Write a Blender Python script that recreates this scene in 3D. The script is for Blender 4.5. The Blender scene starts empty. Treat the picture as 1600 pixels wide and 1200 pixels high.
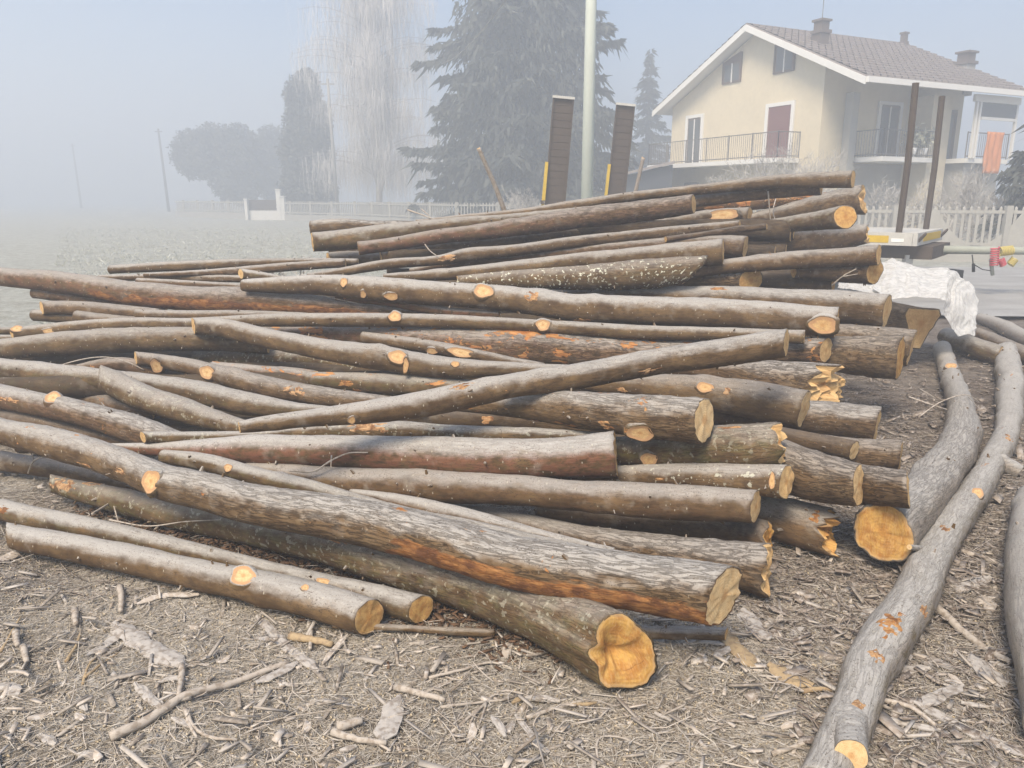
import bpy, math, random
import numpy as np
from mathutils import Vector
S = bpy.context.scene
COL = S.collection
R = math.radians
PI = math.pi
rnd = random.Random(7)
rng = np.random.default_rng(7)

# ------------------------------------------------------------ camera, world, sun, exposure
F = 1208.0                       # focal length in pixels of the 1600 px wide photograph
PITCH = R(13.5)
CAMH = 1.6
cd = bpy.data.cameras.new('camera')
cam = bpy.data.objects.new('camera', cd); COL.objects.link(cam)
cam.location = (0, 0, CAMH); cam.rotation_euler = (R(90) - PITCH, 0, 0)
cd.sensor_width = 36; cd.lens = 36 * F / 1600; cd.clip_start = .05; cd.clip_end = 3000
S.camera = cam

SUN_EL, SUN_ROT = 50, 205        # degrees
w = bpy.data.worlds.new('World'); S.world = w; w.use_nodes = True
nt = w.node_tree
sky = nt.nodes.new('ShaderNodeTexSky'); sky.sky_type = 'NISHITA'; sky.sun_disc = False
sky.sun_elevation = R(SUN_EL); sky.sun_rotation = R(SUN_ROT)
sky.air_density = 1.0; sky.dust_density = 2.0; sky.ozone_density = 1.0
hs = nt.nodes.new('ShaderNodeHueSaturation'); hs.inputs['Saturation'].default_value = 1.5
nt.links.new(sky.outputs[0], hs.inputs['Color'])
nt.links.new(hs.outputs[0], nt.nodes['Background'].inputs[0])
nt.nodes['Background'].inputs[1].default_value = .102
sl = bpy.data.lights.new('sun', 'SUN'); sl.energy = 4.2; sl.angle = R(22); sl.color = (1, .87, .70)
so = bpy.data.objects.new('sun', sl); COL.objects.link(so)
# Nishita: rotation 0 puts the sun at +Y, growing clockwise seen from above
sd = Vector((math.sin(R(SUN_ROT)) * math.cos(R(SUN_EL)), math.cos(R(SUN_ROT)) * math.cos(R(SUN_EL)), math.sin(R(SUN_EL))))
so.rotation_euler = sd.to_track_quat('Z', 'Y').to_euler(); so.location = (0, 0, 30)
S.view_settings.view_transform = 'Standard'; S.view_settings.look = 'None'
S.view_settings.exposure = 0.90; S.view_settings.gamma = 1; S.view_settings.use_curve_mapping = False
S.render.engine = 'CYCLES'
S.cycles.use_denoising = True
S.cycles.max_bounces = 6; S.cycles.diffuse_bounces = 2; S.cycles.glossy_bounces = 2
S.cycles.transmission_bounces = 4; S.cycles.volume_bounces = 1; S.cycles.transparent_max_bounces = 16

# ------------------------------------------------------------ pixel geometry
FW = np.array([0, math.cos(PITCH), -math.sin(PITCH)]); UP = np.array([0, math.sin(PITCH), math.cos(PITCH)])
RT = np.array([1., 0, 0]); C0 = np.array([0, 0, CAMH])
def ray(px, py):
    return RT * ((px - 800) / F) - UP * ((py - 600) / F) + FW       # camera depth 1
def atY(px, py, Y):
    d = ray(px, py); return C0 + d * (Y / d[1])
def atZ(px, py, z=0.):
    d = ray(px, py); return C0 + d * ((z - CAMH) / d[2])
def proj(p):
    v = np.asarray(p) - C0; k = v @ FW
    return 800 + F * v[0] / k, 600 - F * (v @ UP) / k

# ------------------------------------------------------------ noise in numpy
_perm = np.random.default_rng(3).permutation(512).astype(np.int64)
_grad = np.random.default_rng(4).normal(size=(512, 3)); _grad /= np.linalg.norm(_grad, axis=1)[:, None]
def pn(p):
    p = np.asarray(p, float); i = np.floor(p).astype(np.int64); f = p - i
    u = f * f * f * (f * (f * 6 - 15) + 10)
    def g(dx, dy, dz):
        h = _perm[(_perm[(_perm[(i[..., 0] + dx) & 511] + i[..., 1] + dy) & 511] + i[..., 2] + dz) & 511]
        return ((f - np.array([dx, dy, dz])) * _grad[h]).sum(-1)
    l = lambda a, b, t: a + t * (b - a)
    x0 = l(l(g(0,0,0), g(1,0,0), u[...,0]), l(g(0,1,0), g(1,1,0), u[...,0]), u[...,1])
    x1 = l(l(g(0,0,1), g(1,0,1), u[...,0]), l(g(0,1,1), g(1,1,1), u[...,0]), u[...,1])
    return l(x0, x1, u[...,2]) * 1.6
def fbm(p, o=4):
    s = 0; a = 1.
    for k in range(o):
        s = s + a * pn(np.asarray(p) * 2 ** k + 17.3 * k); a *= .5
    return s

# ------------------------------------------------------------ objects
def tag(o, label=None, cat=None, group=None, kind=None):
    if label: o['label'] = label
    if cat: o['category'] = cat
    if group: o['group'] = group
    if kind: o['kind'] = kind
    return o
def thing(name, label, cat, loc=(0, 0, 0), group=None):
    o = bpy.data.objects.new(name, None); COL.objects.link(o)
    o.location = tuple(float(a) for a in loc); o.empty_display_size = .1
    return tag(o, label, cat, group)
def mk(name, V, Fc, mats, parent=None, smooth=True, attrs=None, mi=None):
    """V: Nx3 world coordinates; faces: list or array"""
    V = np.asarray(V, float)
    off = np.zeros(3)
    pp_ = parent
    while pp_ is not None: off = off + np.array(pp_.location); pp_ = pp_.parent
    me = bpy.data.meshes.new(name)
    if isinstance(Fc, np.ndarray):
        n, k = Fc.shape
        me.vertices.add(len(V)); me.vertices.foreach_set('co', (V - off).astype(np.float32).ravel())
        me.loops.add(n * k); me.loops.foreach_set('vertex_index', Fc.astype(np.int32).ravel())
        me.polygons.add(n); me.polygons.foreach_set('loop_start', np.arange(0, n * k, k, dtype=np.int32))
        me.update(calc_edges=True)
    else:
        me.from_pydata([tuple(v) for v in (V - off)], [], [tuple(f) for f in Fc])
    if smooth: me.polygons.foreach_set('use_smooth', [True] * len(me.polygons))
    for m in (mats if isinstance(mats, (list, tuple)) else [mats]): me.materials.append(m)
    if mi is not None: me.polygons.foreach_set('material_index', np.asarray(mi, dtype=np.int32))
    for an, av in (attrs or {}).items():
        a = me.attributes.new(an, 'FLOAT_VECTOR', 'POINT'); a.data.foreach_set('vector', np.asarray(av, np.float32).ravel())
    o = bpy.data.objects.new(name, me); COL.objects.link(o)
    if parent is not None: o.parent = parent
    return o
class MB:
    def __init__(s): s.v = []; s.f = []; s.n = 0
    def add(s, V, Fc):
        V = np.asarray(V, float); s.v.append(V); s.f += [tuple(int(i) + s.n for i in f) for f in Fc]; s.n += len(V); return s
    def hexa(s, P):          # 8 points: bottom 4 ccw, top 4 ccw
        return s.add(P, [(3,2,1,0),(4,5,6,7),(0,1,5,4),(1,2,6,5),(2,3,7,6),(3,0,4,7)])
    def box(s, c, sz, M=None):
        c = np.array(c, float); h = np.array(sz, float) / 2
        P = np.array([(-1,-1,-1),(1,-1,-1),(1,1,-1),(-1,1,-1),(-1,-1,1),(1,-1,1),(1,1,1),(-1,1,1)]) * h + c
        if M is not None: P = M(P)
        return s.hexa(P)
    def tube(s, pts, r, n=8, cap=True):
        V, Fq = tube(pts, r, n, cap); return s.add(V, Fq)
    def build(s, name, mats, parent=None, smooth=False):
        return mk(name, np.concatenate(s.v), s.f, mats, parent, smooth)
def frames(P):
    P = np.asarray(P, float); T = np.gradient(P, axis=0); T /= np.linalg.norm(T, axis=1)[:, None] + 1e-12
    u = np.cross(T[0], [0, 0, 1.]) ;
    if np.linalg.norm(u) < 1e-3: u = np.cross(T[0], [0, 1., 0])
    u /= np.linalg.norm(u); U = [u]
    for i in range(1, len(P)):
        u = U[-1] - T[i] * (U[-1] @ T[i]); u /= np.linalg.norm(u); U.append(u)
    U = np.array(U); return T, U, np.cross(T, U)
def tube(pts, r, n=8, cap=True):
    P = np.asarray(pts, float); r = np.broadcast_to(np.asarray(r, float), (len(P),))
    T, U, W = frames(P); th = np.arange(n) / n * 2 * PI
    V = P[:, None] + r[:, None, None] * (np.cos(th)[None, :, None] * U[:, None] + np.sin(th)[None, :, None] * W[:, None])
    m = len(P); Fq = [(i*n+j, i*n+(j+1)%n, (i+1)*n+(j+1)%n, (i+1)*n+j) for i in range(m-1) for j in range(n)]
    if cap: Fq += [tuple(range(n-1, -1, -1)), tuple((m-1)*n + j for j in range(n))]
    return V.reshape(-1, 3), Fq
def cat(P, step):
    """Catmull-Rom through rows of P, resampled at about `step` metres (first three columns)"""
    P = np.asarray(P, float)
    Q = np.vstack([2*P[0]-P[1], P, 2*P[-1]-P[-2]]); out = []
    # centripetal-ish: nonuniform knots avoided by monotone sampling per segment
    for i in range(1, len(Q) - 2):
        p0, p1, p2, p3 = Q[i-1], Q[i], Q[i+1], Q[i+2]
        L = np.linalg.norm((p2-p1)[:3]); n = max(2, int(L / step))
        l0 = max(np.linalg.norm((p1-p0)[:3]), 1e-6); l2 = max(np.linalg.norm((p3-p2)[:3]), 1e-6)
        m1 = ((p2-p1)/L + (p1-p0)/l0) * .5 * L; m2 = ((p3-p2)/l2 + (p2-p1)/L) * .5 * L
        t = (np.arange(n) / n)[:, None]
        out.append((2*t**3-3*t**2+1)*p1 + (t**3-2*t**2+t)*m1 + (-2*t**3+3*t**2)*p2 + (t**3-t**2)*m2)
    out.append(P[-1:]); return np.vstack(out)

# ------------------------------------------------------------ materials
class N:
    def __init__(s, name):
        s.m = bpy.data.materials.new(name); s.m.use_nodes = True; s.t = s.m.node_tree
        s.b = s.t.nodes['Principled BSDF']; s.out = s.t.nodes['Material Output']
    def n(s, typ, ins=None, **kw):
        nd = s.t.nodes.new(typ)
        for k, v in kw.items(): setattr(nd, k, v)
        for k, v in (ins or {}).items(): s.set(nd.inputs[k], v)
        return nd
    def set(s, sock, v):
        if hasattr(v, 'is_linked') or isinstance(v, bpy.types.NodeSocket): s.t.links.new(v, sock)
        elif isinstance(v, (tuple, list)) and len(v) == 3 and sock.type == 'RGBA': sock.default_value = (*v, 1)
        else: sock.default_value = v
    def math(s, op, a, b=0., c=None, clamp=False):
        nd = s.n('ShaderNodeMath', operation=op, use_clamp=clamp); s.set(nd.inputs[0], a); s.set(nd.inputs[1], b)
        if c is not None: s.set(nd.inputs[2], c)
        return nd.outputs[0]
    def rng(s, v, a, b, c=0., d=1., smooth=True):
        nd = s.n('ShaderNodeMapRange', interpolation_type='SMOOTHSTEP' if smooth else 'LINEAR')
        for k, x in zip(('Value', 'From Min', 'From Max', 'To Min', 'To Max'), (v, a, b, c, d)): s.set(nd.inputs[k], x)
        return nd.outputs[0]
    def mix(s, f, a, b, mode='MIX'):
        nd = s.n('ShaderNodeMix', data_type='RGBA', blend_type=mode, clamp_factor=True)
        s.set(nd.inputs[0], f); s.set(nd.inputs[6], a); s.set(nd.inputs[7], b); return nd.outputs[2]
    def noise(s, vec, sc, det=4, rough=.55, dist=0., col=False):
        nd = s.n('ShaderNodeTexNoise', {'Scale': sc, 'Detail': det, 'Roughness': rough, 'Distortion': dist})
        if vec is not None: s.set(nd.inputs['Vector'], vec)
        return nd.outputs[1 if col else 0]
    def voro(s, vec, sc, feat='F1', out='Distance', rand=1.):
        nd = s.n('ShaderNodeTexVoronoi', {'Scale': sc, 'Randomness': rand}, feature=feat); s.set(nd.inputs['Vector'], vec); return nd.outputs[out]
    def mapp(s, vec, sc=(1,1,1), loc=(0,0,0), rot=(0,0,0)):
        return s.n('ShaderNodeMapping', {'Vector': vec, 'Scale': sc, 'Location': loc, 'Rotation': rot}).outputs[0]
    def attr(s, name, typ='GEOMETRY', out='Vector'):
        return s.n('ShaderNodeAttribute', attribute_name=name, attribute_type=typ).outputs[out]
    def coord(s): return s.n('ShaderNodeNewGeometry').outputs['Position']
    def bump(s, h, st=.5, dist=.01, nrm=None):
        nd = s.n('ShaderNodeBump', {'Height': h, 'Strength': st, 'Distance': dist})
        if nrm is not None: s.set(nd.inputs['Normal'], nrm)
        s.t.links.new(nd.outputs[0], s.b.inputs['Normal']); return nd.outputs[0]
    def done(s, col=None, rough=.85, spec=.2):
        if col is not None: s.set(s.b.inputs['Base Color'], col)
        s.set(s.b.inputs['Roughness'], rough); s.b.inputs['Specular IOR Level'].default_value = spec
        return s.m

def simple(name, col, rough=.8, var=.25, scale=3., spec=.2, bump=0., metallic=0.):
    m = N(name); p = m.coord()
    n1 = m.noise(p, scale, 5, .6); n2 = m.noise(p, scale * 7.3, 3, .6)
    f = m.math('MULTIPLY_ADD', m.math('ADD', n1, n2), var, 1 - var)
    c = m.mix(1., (*col,), m.n('ShaderNodeCombineColor', {0: f, 1: f, 2: f}).outputs[0], 'MULTIPLY')
    if bump: m.bump(n2, .4, bump)
    m.b.inputs['Metallic'].default_value = metallic
    return m.done(c, rough, spec)

def bark_material():
    m = N('bark')
    co = m.attr('bco'); seed = m.attr('seed', 'OBJECT', 'Fac'); rough = m.attr('rough', 'OBJECT', 'Fac')
    ln_ = m.attr('len', 'OBJECT', 'Fac'); axx = m.n('ShaderNodeSeparateXYZ', {0: co}).outputs[0]
    rough = m.math('MULTIPLY', rough, m.rng(m.math('DIVIDE', axx, m.math('MAXIMUM', ln_, .01)), .2, .72, .25, 1.))
    red = m.attr('red', 'OBJECT', 'Fac'); green = m.attr('green', 'OBJECT', 'Fac'); frost = m.attr('frost', 'OBJECT', 'Fac')
    torn = m.attr('torn', 'OBJECT', 'Fac'); lich = m.attr('lichen', 'OBJECT', 'Fac'); dark = m.attr('dark', 'OBJECT', 'Fac')
    sv = m.n('ShaderNodeCombineXYZ', {0: m.math('MULTIPLY', seed, 13.7), 1: seed, 2: m.math('MULTIPLY', seed, 3.1)}).outputs[0]
    p = m.n('ShaderNodeVectorMath', operation='ADD'); m.set(p.inputs[0], co); m.set(p.inputs[1], sv); p = p.outputs[0]
    big = m.noise(p, 5., 4, .55); mid = m.noise(m.mapp(p, (1, 1.6, 1.6)), 16., 5, .62); fine = m.noise(p, 120., 4, .7)
    streak = m.noise(m.mapp(p, (.16, 1, 1)), 70., 5, .65, .3)
    fis = m.noise(m.mapp(p, (.14, 1, 1)), 58., 5, .6, .7)                       # ridges of rough bark
    fis = m.math('ABSOLUTE', m.math('SUBTRACT', fis, .5))
    fmask = m.rng(fis, .0, .060)                                                  # 0 in a fissure
    geo = m.n('ShaderNodeNewGeometry').outputs['Normal']
    nz = m.n('ShaderNodeSeparateXYZ', {0: geo}).outputs[2]
    base = m.mix(m.rng(big, .35, .68), (.072, .042, .018), (.205, .132, .062))
    base = m.mix(m.rng(m.noise(m.mapp(p, (.5, 1, 1)), 24., 6, .72, .4), .47, .66, 0, .8), base, (.062, .040, .022))
    cr = m.math('ABSOLUTE', m.math('SUBTRACT', m.noise(m.mapp(p, (.30, 1, 1)), 26., 5, .6, 1.0), .5)); crk = m.math('MULTIPLY', m.rng(cr, .0, .012, 1, 0), m.rng(big, .42, .55))
    base = m.mix(m.math('MULTIPLY', crk, .8), base, (.04, .026, .016))
    base = m.mix(m.attr('pale', 'OBJECT', 'Fac'), base, m.mix(m.rng(mid, .3, .7), (.38, .36, .33), (.50, .48, .45)))
    base = m.mix(m.math('MULTIPLY', m.rng(mid, .42, .66), green), base, (.115, .098, .034))
    base = m.mix(m.math('MULTIPLY', m.rng(mid, .38, .62), red), base, (.195, .085, .048))
    base = m.mix(m.rng(streak, .50, .72, 0, .55), base, (.10, .072, .047))
    base = m.mix(m.rng(m.noise(p, 9., 3), .56, .72, 0, .45), base, (.33, .29, .235))
    # rough bark
    rb = m.mix(fmask, (.034, .024, .017), m.mix(m.rng(mid, .3, .7), (.110, .066, .033), (.240, .170, .100)))
    base = m.mix(m.math('MULTIPLY', rough, .92), base, rb)
    # frost and dust on upward faces; the pale tops also paint light from above
    fz = m.rng(m.math('MULTIPLY_ADD', m.math('SUBTRACT', mid, .5), .7, nz), .20, .84)
    fz = m.math('MULTIPLY', fz, frost)
    fz = m.math('MULTIPLY', fz, m.rng(streak, .25, .50, .80, 1.))
    fz = m.math('MULTIPLY', fz, m.math('SUBTRACT', 1., m.math('MULTIPLY', m.math('SUBTRACT', 1., fmask), m.math('MULTIPLY', rough, .75))))
    base = m.mix(fz, base, m.mix(m.rng(fine, .2, .8), (.33, .315, .29), (.46, .445, .415)))
    # lenticels: small pale marks, wider across the log than along
    lv = m.voro(m.mapp(p, (1.6, .8, .8)), 34.); lc = m.voro(m.mapp(p, (1.6, .8, .8)), 34., out='Color')
    lsel = m.rng(m.n('ShaderNodeSeparateColor', {0: lc}).outputs[0], .66, .70)
    ld = m.math('MULTIPLY', m.math('MULTIPLY', m.rng(lv, .10, .20, 1, 0), lsel), m.math('MULTIPLY_ADD', rough, -.8, .8))
    base = m.mix(ld, base, (.50, .46, .37))
    # dark specks
    dv = m.voro(p, 85.); base = m.mix(m.math('MULTIPLY', m.rng(dv, .10, .24, .75, 0), m.rng(mid, .40, .56)), base, (.05, .034, .022))
    base = m.mix(m.math('MULTIPLY', crk, .7), base, (.06, .042, .03))
    # scrapes that open the orange inner bark
    tn = m.noise(m.mapp(p, (.45, 1, 1)), 13., 6, .68, .5)
    th = m.math('MULTIPLY_ADD', torn, -.20, .765)
    tm = m.rng(m.math('SUBTRACT', tn, th), 0., .025)
    base = m.mix(tm, base, m.mix(m.rng(streak, .35, .65), (.40, .15, .045), (.56, .30, .12)))
    # bark gone from one flank: orange inner wood, from px0 metres on, low on the log
    px0 = m.attr('peel_from', 'OBJECT', 'Fac'); ax = m.n('ShaderNodeSeparateXYZ', {0: co}).outputs[0]
    pm = m.math('ADD', m.math('SUBTRACT', ax, px0), m.math('MULTIPLY', m.math('SUBTRACT', m.noise(m.mapp(p, (.35, 1, 1)), 6., 5, .6), .5), 2.6))
    pz = m.math('MULTIPLY_ADD', nz, -1., m.math('MULTIPLY', m.math('SUBTRACT', m.noise(m.mapp(p, (.2, 1, 1)), 17., 6, .65), .5), 1.5))
    pk = m.math('MULTIPLY', m.rng(pm, 0., .12), m.rng(pz, -.10, .05)); pk = m.math('MULTIPLY', pk, m.rng(px0, .01, .02))
    base = m.mix(pk, base, m.mix(m.rng(mid, .35, .65), m.mix(m.rng(streak, .35, .65), (.27, .11, .032), (.46, .23, .085)), (.15, .065, .03)))
    # lichen blotches
    ln = m.noise(p, 44., 2, .5); lb = m.noise(p, 7., 2)
    lm = m.math('MULTIPLY', m.rng(ln, .60, .635), m.math('MULTIPLY', lich, m.rng(lb, .38, .52)))
    base = m.mix(lm, base, (.62, .62, .50))
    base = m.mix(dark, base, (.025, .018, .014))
    h = m.math('MULTIPLY_ADD', fmask, m.math('MULTIPLY', rough, 1.3), m.math('MULTIPLY_ADD', streak, .45, m.math('MULTIPLY', fine, .16)))
    h = m.math('MULTIPLY_ADD', tm, -.5, h); h = m.math('MULTIPLY_ADD', mid, .7, h)
    m.bump(h, .75, .006)
    return m.done(base, m.rng(nz, 0, 1, .78, .92), .18)

def wood_material():
    m = N('cut_wood'); co = m.attr('fco'); tone = m.attr('tone', 'OBJECT', 'Fac'); seed = m.attr('seed', 'OBJECT', 'Fac')
    off = m.n('ShaderNodeCombineXYZ', {0: 0., 1: 0., 2: m.math('MULTIPLY', seed, 5.3)}).outputs[0]
    p = m.n('ShaderNodeVectorMath', operation='ADD'); m.set(p.inputs[0], co); m.set(p.inputs[1], off); p = p.outputs[0]
    ln = m.n('ShaderNodeVectorMath', operation='LENGTH'); m.set(ln.inputs[0], co); d = ln.outputs['Value']
    wob = m.noise(p, 1.6, 3); dd = m.math('MULTIPLY_ADD', wob, .22, d)
    ring = m.math('SINE', m.math('MULTIPLY', dd, 62.)); ring = m.rng(ring, -1, 1, 0, 1)
    saw = m.noise(m.mapp(p, (1, .12, 1), rot=(0, 0, .7)), 34., 4, .7)
    n2 = m.noise(p, 3.2, 5, .6)
    pale = m.mix(m.rng(n2, .35, .65), (.74, .56, .31), (.68, .47, .235)); org = m.mix(m.rng(n2, .38, .62), (.58, .33, .08), (.41, .18, .035))
    c = m.mix(tone, pale, org)
    c = m.mix(m.math('MULTIPLY', ring, .16), c, (.34, .17, .05)); c = m.mix(m.rng(saw, .4, .75, 0, .35), c, (.74, .55, .30))
    heart = m.rng(dd, .18, .42, .5, 0); c = m.mix(heart, c, (.42, .17, .035))
    c = m.mix(m.rng(dd, .95, 1.03, 0, .35), c, (.60, .46, .27)); c = m.mix(m.rng(m.noise(p, 9., 5, .7), .52, .72, 0, .55), c, (.30, .16, .06))
    crack = m.voro(m.mapp(p, (1, .25, 1), rot=(0, 0, 1.1)), 2.4, 'DISTANCE_TO_EDGE'); c = m.mix(m.math('MULTIPLY', m.rng(crack, .0, .010, .5, 0), m.rng(n2, .5, .6)), c, (.17, .07, .02))
    scar = m.attr('scar', 'OBJECT', 'Fac'); c = m.mix(m.math('MULTIPLY', scar, m.rng(dd, .70, .95, 0, .7)), c, (.46, .25, .13)); c = m.mix(m.math('MULTIPLY', scar, m.rng(m.noise(p, 5., 5, .7), .48, .66, 0, .5)), c, (.40, .24, .14))
    m.bump(m.math('ADD', saw, m.math('MULTIPLY', ring, .25)), .5, .003)
    return m.done(c, .8, .15)
def torn_material():
    m = N('torn_wood'); p = m.coord(); tone = m.attr('tone', 'OBJECT', 'Fac')
    st = m.noise(m.mapp(p, (.15, 1, 1)), 140., 5, .7, .4); n2 = m.noise(p, 22., 5, .65)
    c = m.mix(m.rng(st, .35, .65), (.58, .34, .14), (.43, .17, .05)); c = m.mix(tone, m.mix(m.rng(st, .3, .7), (.66, .50, .33), (.5, .32, .17)), c)
    c = m.mix(m.rng(n2, .44, .62, 0, .85), c, (.17, .075, .035)); m.bump(m.math('ADD', st, n2), 1., .010)
    return m.done(c, .85, .1)
BARK = bark_material(); WOOD = wood_material(); TORN = torn_material()

# ------------------------------------------------------------ ground
def ground_material():
    m = N('littered_soil'); p = m.coord(); sx = m.n('ShaderNodeSeparateXYZ', {0: p}); X, Y = sx.outputs[0], sx.outputs[1]
    a = m.noise(p, 1.1, 4); b = m.noise(p, 7., 5, .65); c = m.noise(p, 45., 5, .7); d = m.noise(p, 210., 4, .75)
    r1 = m.noise(m.mapp(p, (1, .13, 1), rot=(0, 0, .6)), 85., 4, .65, 1.2); r2 = m.noise(m.mapp(p, (1, .13, 1), rot=(0, 0, -1.0)), 95., 4, .65, 1.2)
    fib = m.math('MAXIMUM', m.rng(r1, .56, .66), m.rng(r2, .57, .67))
    soil = m.mix(m.rng(b, .32, .68), (.13, .108, .085), (.30, .262, .215))
    dust = m.mix(m.rng(c, .35, .65), (.38, .348, .30), (.55, .515, .46))          # sawdust and frost
    s = m.mix(m.rng(m.math('MULTIPLY_ADD', m.math('SUBTRACT', c, .5), .8, a), .38, .60), soil, dust)
    s = m.mix(m.math('MULTIPLY', fib, .65), s, (.50, .455, .38))
    wet = m.rng(m.math('MULTIPLY_ADD', m.math('SUBTRACT', a, .5), 1.6, X), .9, 1.9)   # trampled darker bark mulch right of the pile
    mul = m.mix(m.rng(b, .3, .7), (.085, .066, .055), (.20, .165, .14)); mul = m.mix(m.math('MULTIPLY', fib, .5), mul, (.30, .26, .225))
    s = m.mix(m.math('MULTIPLY', wet, .75), s, mul)
    gr = m.mix(m.rng(b, .35, .65), (.33, .335, .28), (.46, .465, .41)); gr = m.mix(m.rng(m.noise(p, 2.6, 5, .7), .42, .66, 0, .7), gr, (.25, .235, .19))
    gr = m.mix(m.rng(c, .45, .7, 0, .6), gr, (.52, .52, .48))
    lim = m.math('MULTIPLY_ADD', X, .6, 8.6)
    f = m.rng(m.math('ADD', m.math('SUBTRACT', Y, lim), m.math('MULTIPLY', a, 1.2)), 0., 1.6)
    s = m.mix(f, s, gr)
    m.bump(m.math('MULTIPLY_ADD', fib, .7, m.math('ADD', c, m.math('MULTIPLY', d, .6))), .9, .012)
    return m.done(s, .95, .1)
def gh(x, y):
    x = np.asarray(x, float); y = np.asarray(y, float)
    z = fbm(np.stack([x * 1.3, y * 1.3, np.zeros_like(x)], -1), 3) * .032 + fbm(np.stack([x * 9, y * 9, np.ones_like(x)], -1), 4) * .011
    far = np.clip((y - 9) / 10, 0, 1); z = z + far * fbm(np.stack([x * .5, y * .5, np.full_like(x, 5.)], -1), 3) * .04
    return z * np.clip((60 - np.hypot(x, y)) / 20, 0, 1)
def ground():
    xs = np.concatenate([-np.geomspace(500, 9, 22), np.linspace(-8, -3.6, 45)[1:], np.linspace(-3.5, 4.5, 330), np.linspace(4.6, 9, 45), np.geomspace(9.5, 500, 22)])
    ys = np.concatenate([[-60, -20, -6, -2, 0], np.linspace(.8, 5.4, 240), np.linspace(5.45, 10, 90), np.linspace(10.2, 30, 70), np.geomspace(31, 600, 22)])
    X, Y = np.meshgrid(xs, ys); Z = gh(X, Y); n, k = X.shape
    i = np.arange(n * k).reshape(n, k); Fq = np.stack([i[:-1, :-1], i[:-1, 1:], i[1:, 1:], i[1:, :-1]], -1).reshape(-1, 4)
    o = mk('ground', np.stack([X, Y, Z], -1).reshape(-1, 3), Fq, ground_material()); tag(o, kind='structure')
ground()
# ------------------------------------------------------------ the logs
# every log: name-free record; pts are (x, y, radius) read off the photograph, turned into metres by log_points()
ROW = [230, 290, 360, 430, 500, 560, 640, 700, 760, 840, 900, 1100]
YR  = [8.8, 8.2, 7.2, 6.3, 5.6, 5.1, 4.5, 4.1, 3.8, 3.25, 2.9, 2.1]
YL  = [9.6, 9.0, 8.0, 7.0, 6.3, 5.7, 4.7, 4.2, 3.75, 3.3, 2.9, 2.1]
def yprof(x, y):
    f = min(max(x / 1400, 0), 1); return (1 - f) * np.interp(y, ROW, YL) + f * np.interp(y, ROW, YR)
LOGS = []
def L(label, pts, o=0, z=None, q=(0, .18), Y=None, scars=(), tears=(), fix=False, cat_='log', **k):
    LOGS.append(dict(label=label, pts=np.array(pts, float), o=o, z=z, q=q, Y=Y, scars=scars, tears=tears, fix=fix or z is not None or Y is not None, k=k))

# --- top of the pile
L('long pale thin log lying topmost on the pile, brown butt end at its right', [(650,348,4),(740,339,5),(820,332,6),(900,320,7),(1000,306,7),(1100,296,7),(1200,285,9),(1333,280,12)], o=1, frost=.8, torn=.5)
L('brown log just under the topmost log, sawn end short of it', [(960,326,6),(1084,315,8),(1175,303,9),(1283,289,13)], frost=.75, rough=.4, q=(0,.12))
L('torn log with stripped orange wood between two upper logs at the right top', [(1040,328,9),(1100,320,10),(1170,317,10),(1240,312,8),(1292,306,5)], o=-1, torn=1.1, rough=.3, red=.6, tears=[(1225,310,40,5)])
L('fissured reddish log slanting up across the top, pale sawn end above the middle', [(560,388,9),(600,383,9),(690,369,10),(755,362,11),(900,342,14),(1000,330,14),(1084,318,13)], o=2, rough=.6, red=.8, frost=.6, torn=.35)
L('thick smooth log with rounded left butt at the upper left of the pile', [(488,378,13),(540,374,14),(604,366,14),(685,354,11),(760,347,9),(830,340,8),(920,330,7)], o=1, frost=.9, q=(.1,0))
L('gnarled short log behind the rounded left butt on the pile top', [(486,356,10),(530,353,10),(590,354,7),(640,352,5)], rough=1, frost=.9)
L('ragged ended log below the upper right corner, wrapped with loose bark strips', [(1120,350,9),(1172,345,10),(1250,328,13),(1320,315,18),(1350,312,21)], rough=.55, frost=.8, q=(0,.16), jag=.6)
L('log with round bright orange sawn face at the upper right', [(1150,362,8),(1197,354,10),(1260,347,14),(1321,339,18)], o=1, rough=.3, Y=(8.6,7.35), q=(0,.88), tone=.85)
L('thick pale log with splintered pointed right end near the upper right', [(1060,386,14),(1166,383,16),(1244,376,19),(1310,372,17),(1352,366,13)], frost=.9, jag=1.2, q=(0,.05))
L('thin dark log ending in a blunt dark stub left of the splintered log', [(640,424,4),(700,414,5),(803,404,7),(900,393,8),(1000,385,9),(1100,381,13),(1165,386,15)], o=2, rough=.3, red=.4, torn=.4)
L('bent thin pole running across the upper pile with a knee left of the middle', [(480,432,4),(537,424,6),(604,413,7),(690,406,7),(725,399,9),(803,391,8),(900,378,8),(1025,364,7),(1156,351,6)], o=3, red=.35, tears=[(700,403,16,5)])
L('short dark pole over the bent thin pole at the upper right', [(1040,374,4),(1100,366,4),(1150,359,5),(1198,354,4)], o=4, rough=.7, dark=.35, frost=.4)
L('log with long oval orange saw scar in the upper middle of the pile', [(595,402,8),(680,389,11),(803,376,11),(900,363,9),(1000,356,10),(1087,344,12),(1172,339,14)], o=1, frost=.8, scars=[(947,357,18,8,.8),(1123,337,24,7,.4)])
L('short pale log butt at the left under the oval scarred log', [(513,407,11),(560,405,12),(600,405,10),(660,407,7),(720,405,5)], q=(.22,0), tone=.6)
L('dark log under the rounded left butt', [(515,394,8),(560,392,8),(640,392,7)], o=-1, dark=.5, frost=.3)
L('pale olive log with broad square sawn end in the upper middle', [(600,433,5),(685,430,8),(792,420,10),(900,408,11),(1025,400,15),(1130,393,18)], o=3, green=.5, frost=.8, torn=.3, q=(0,.06))
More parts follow.
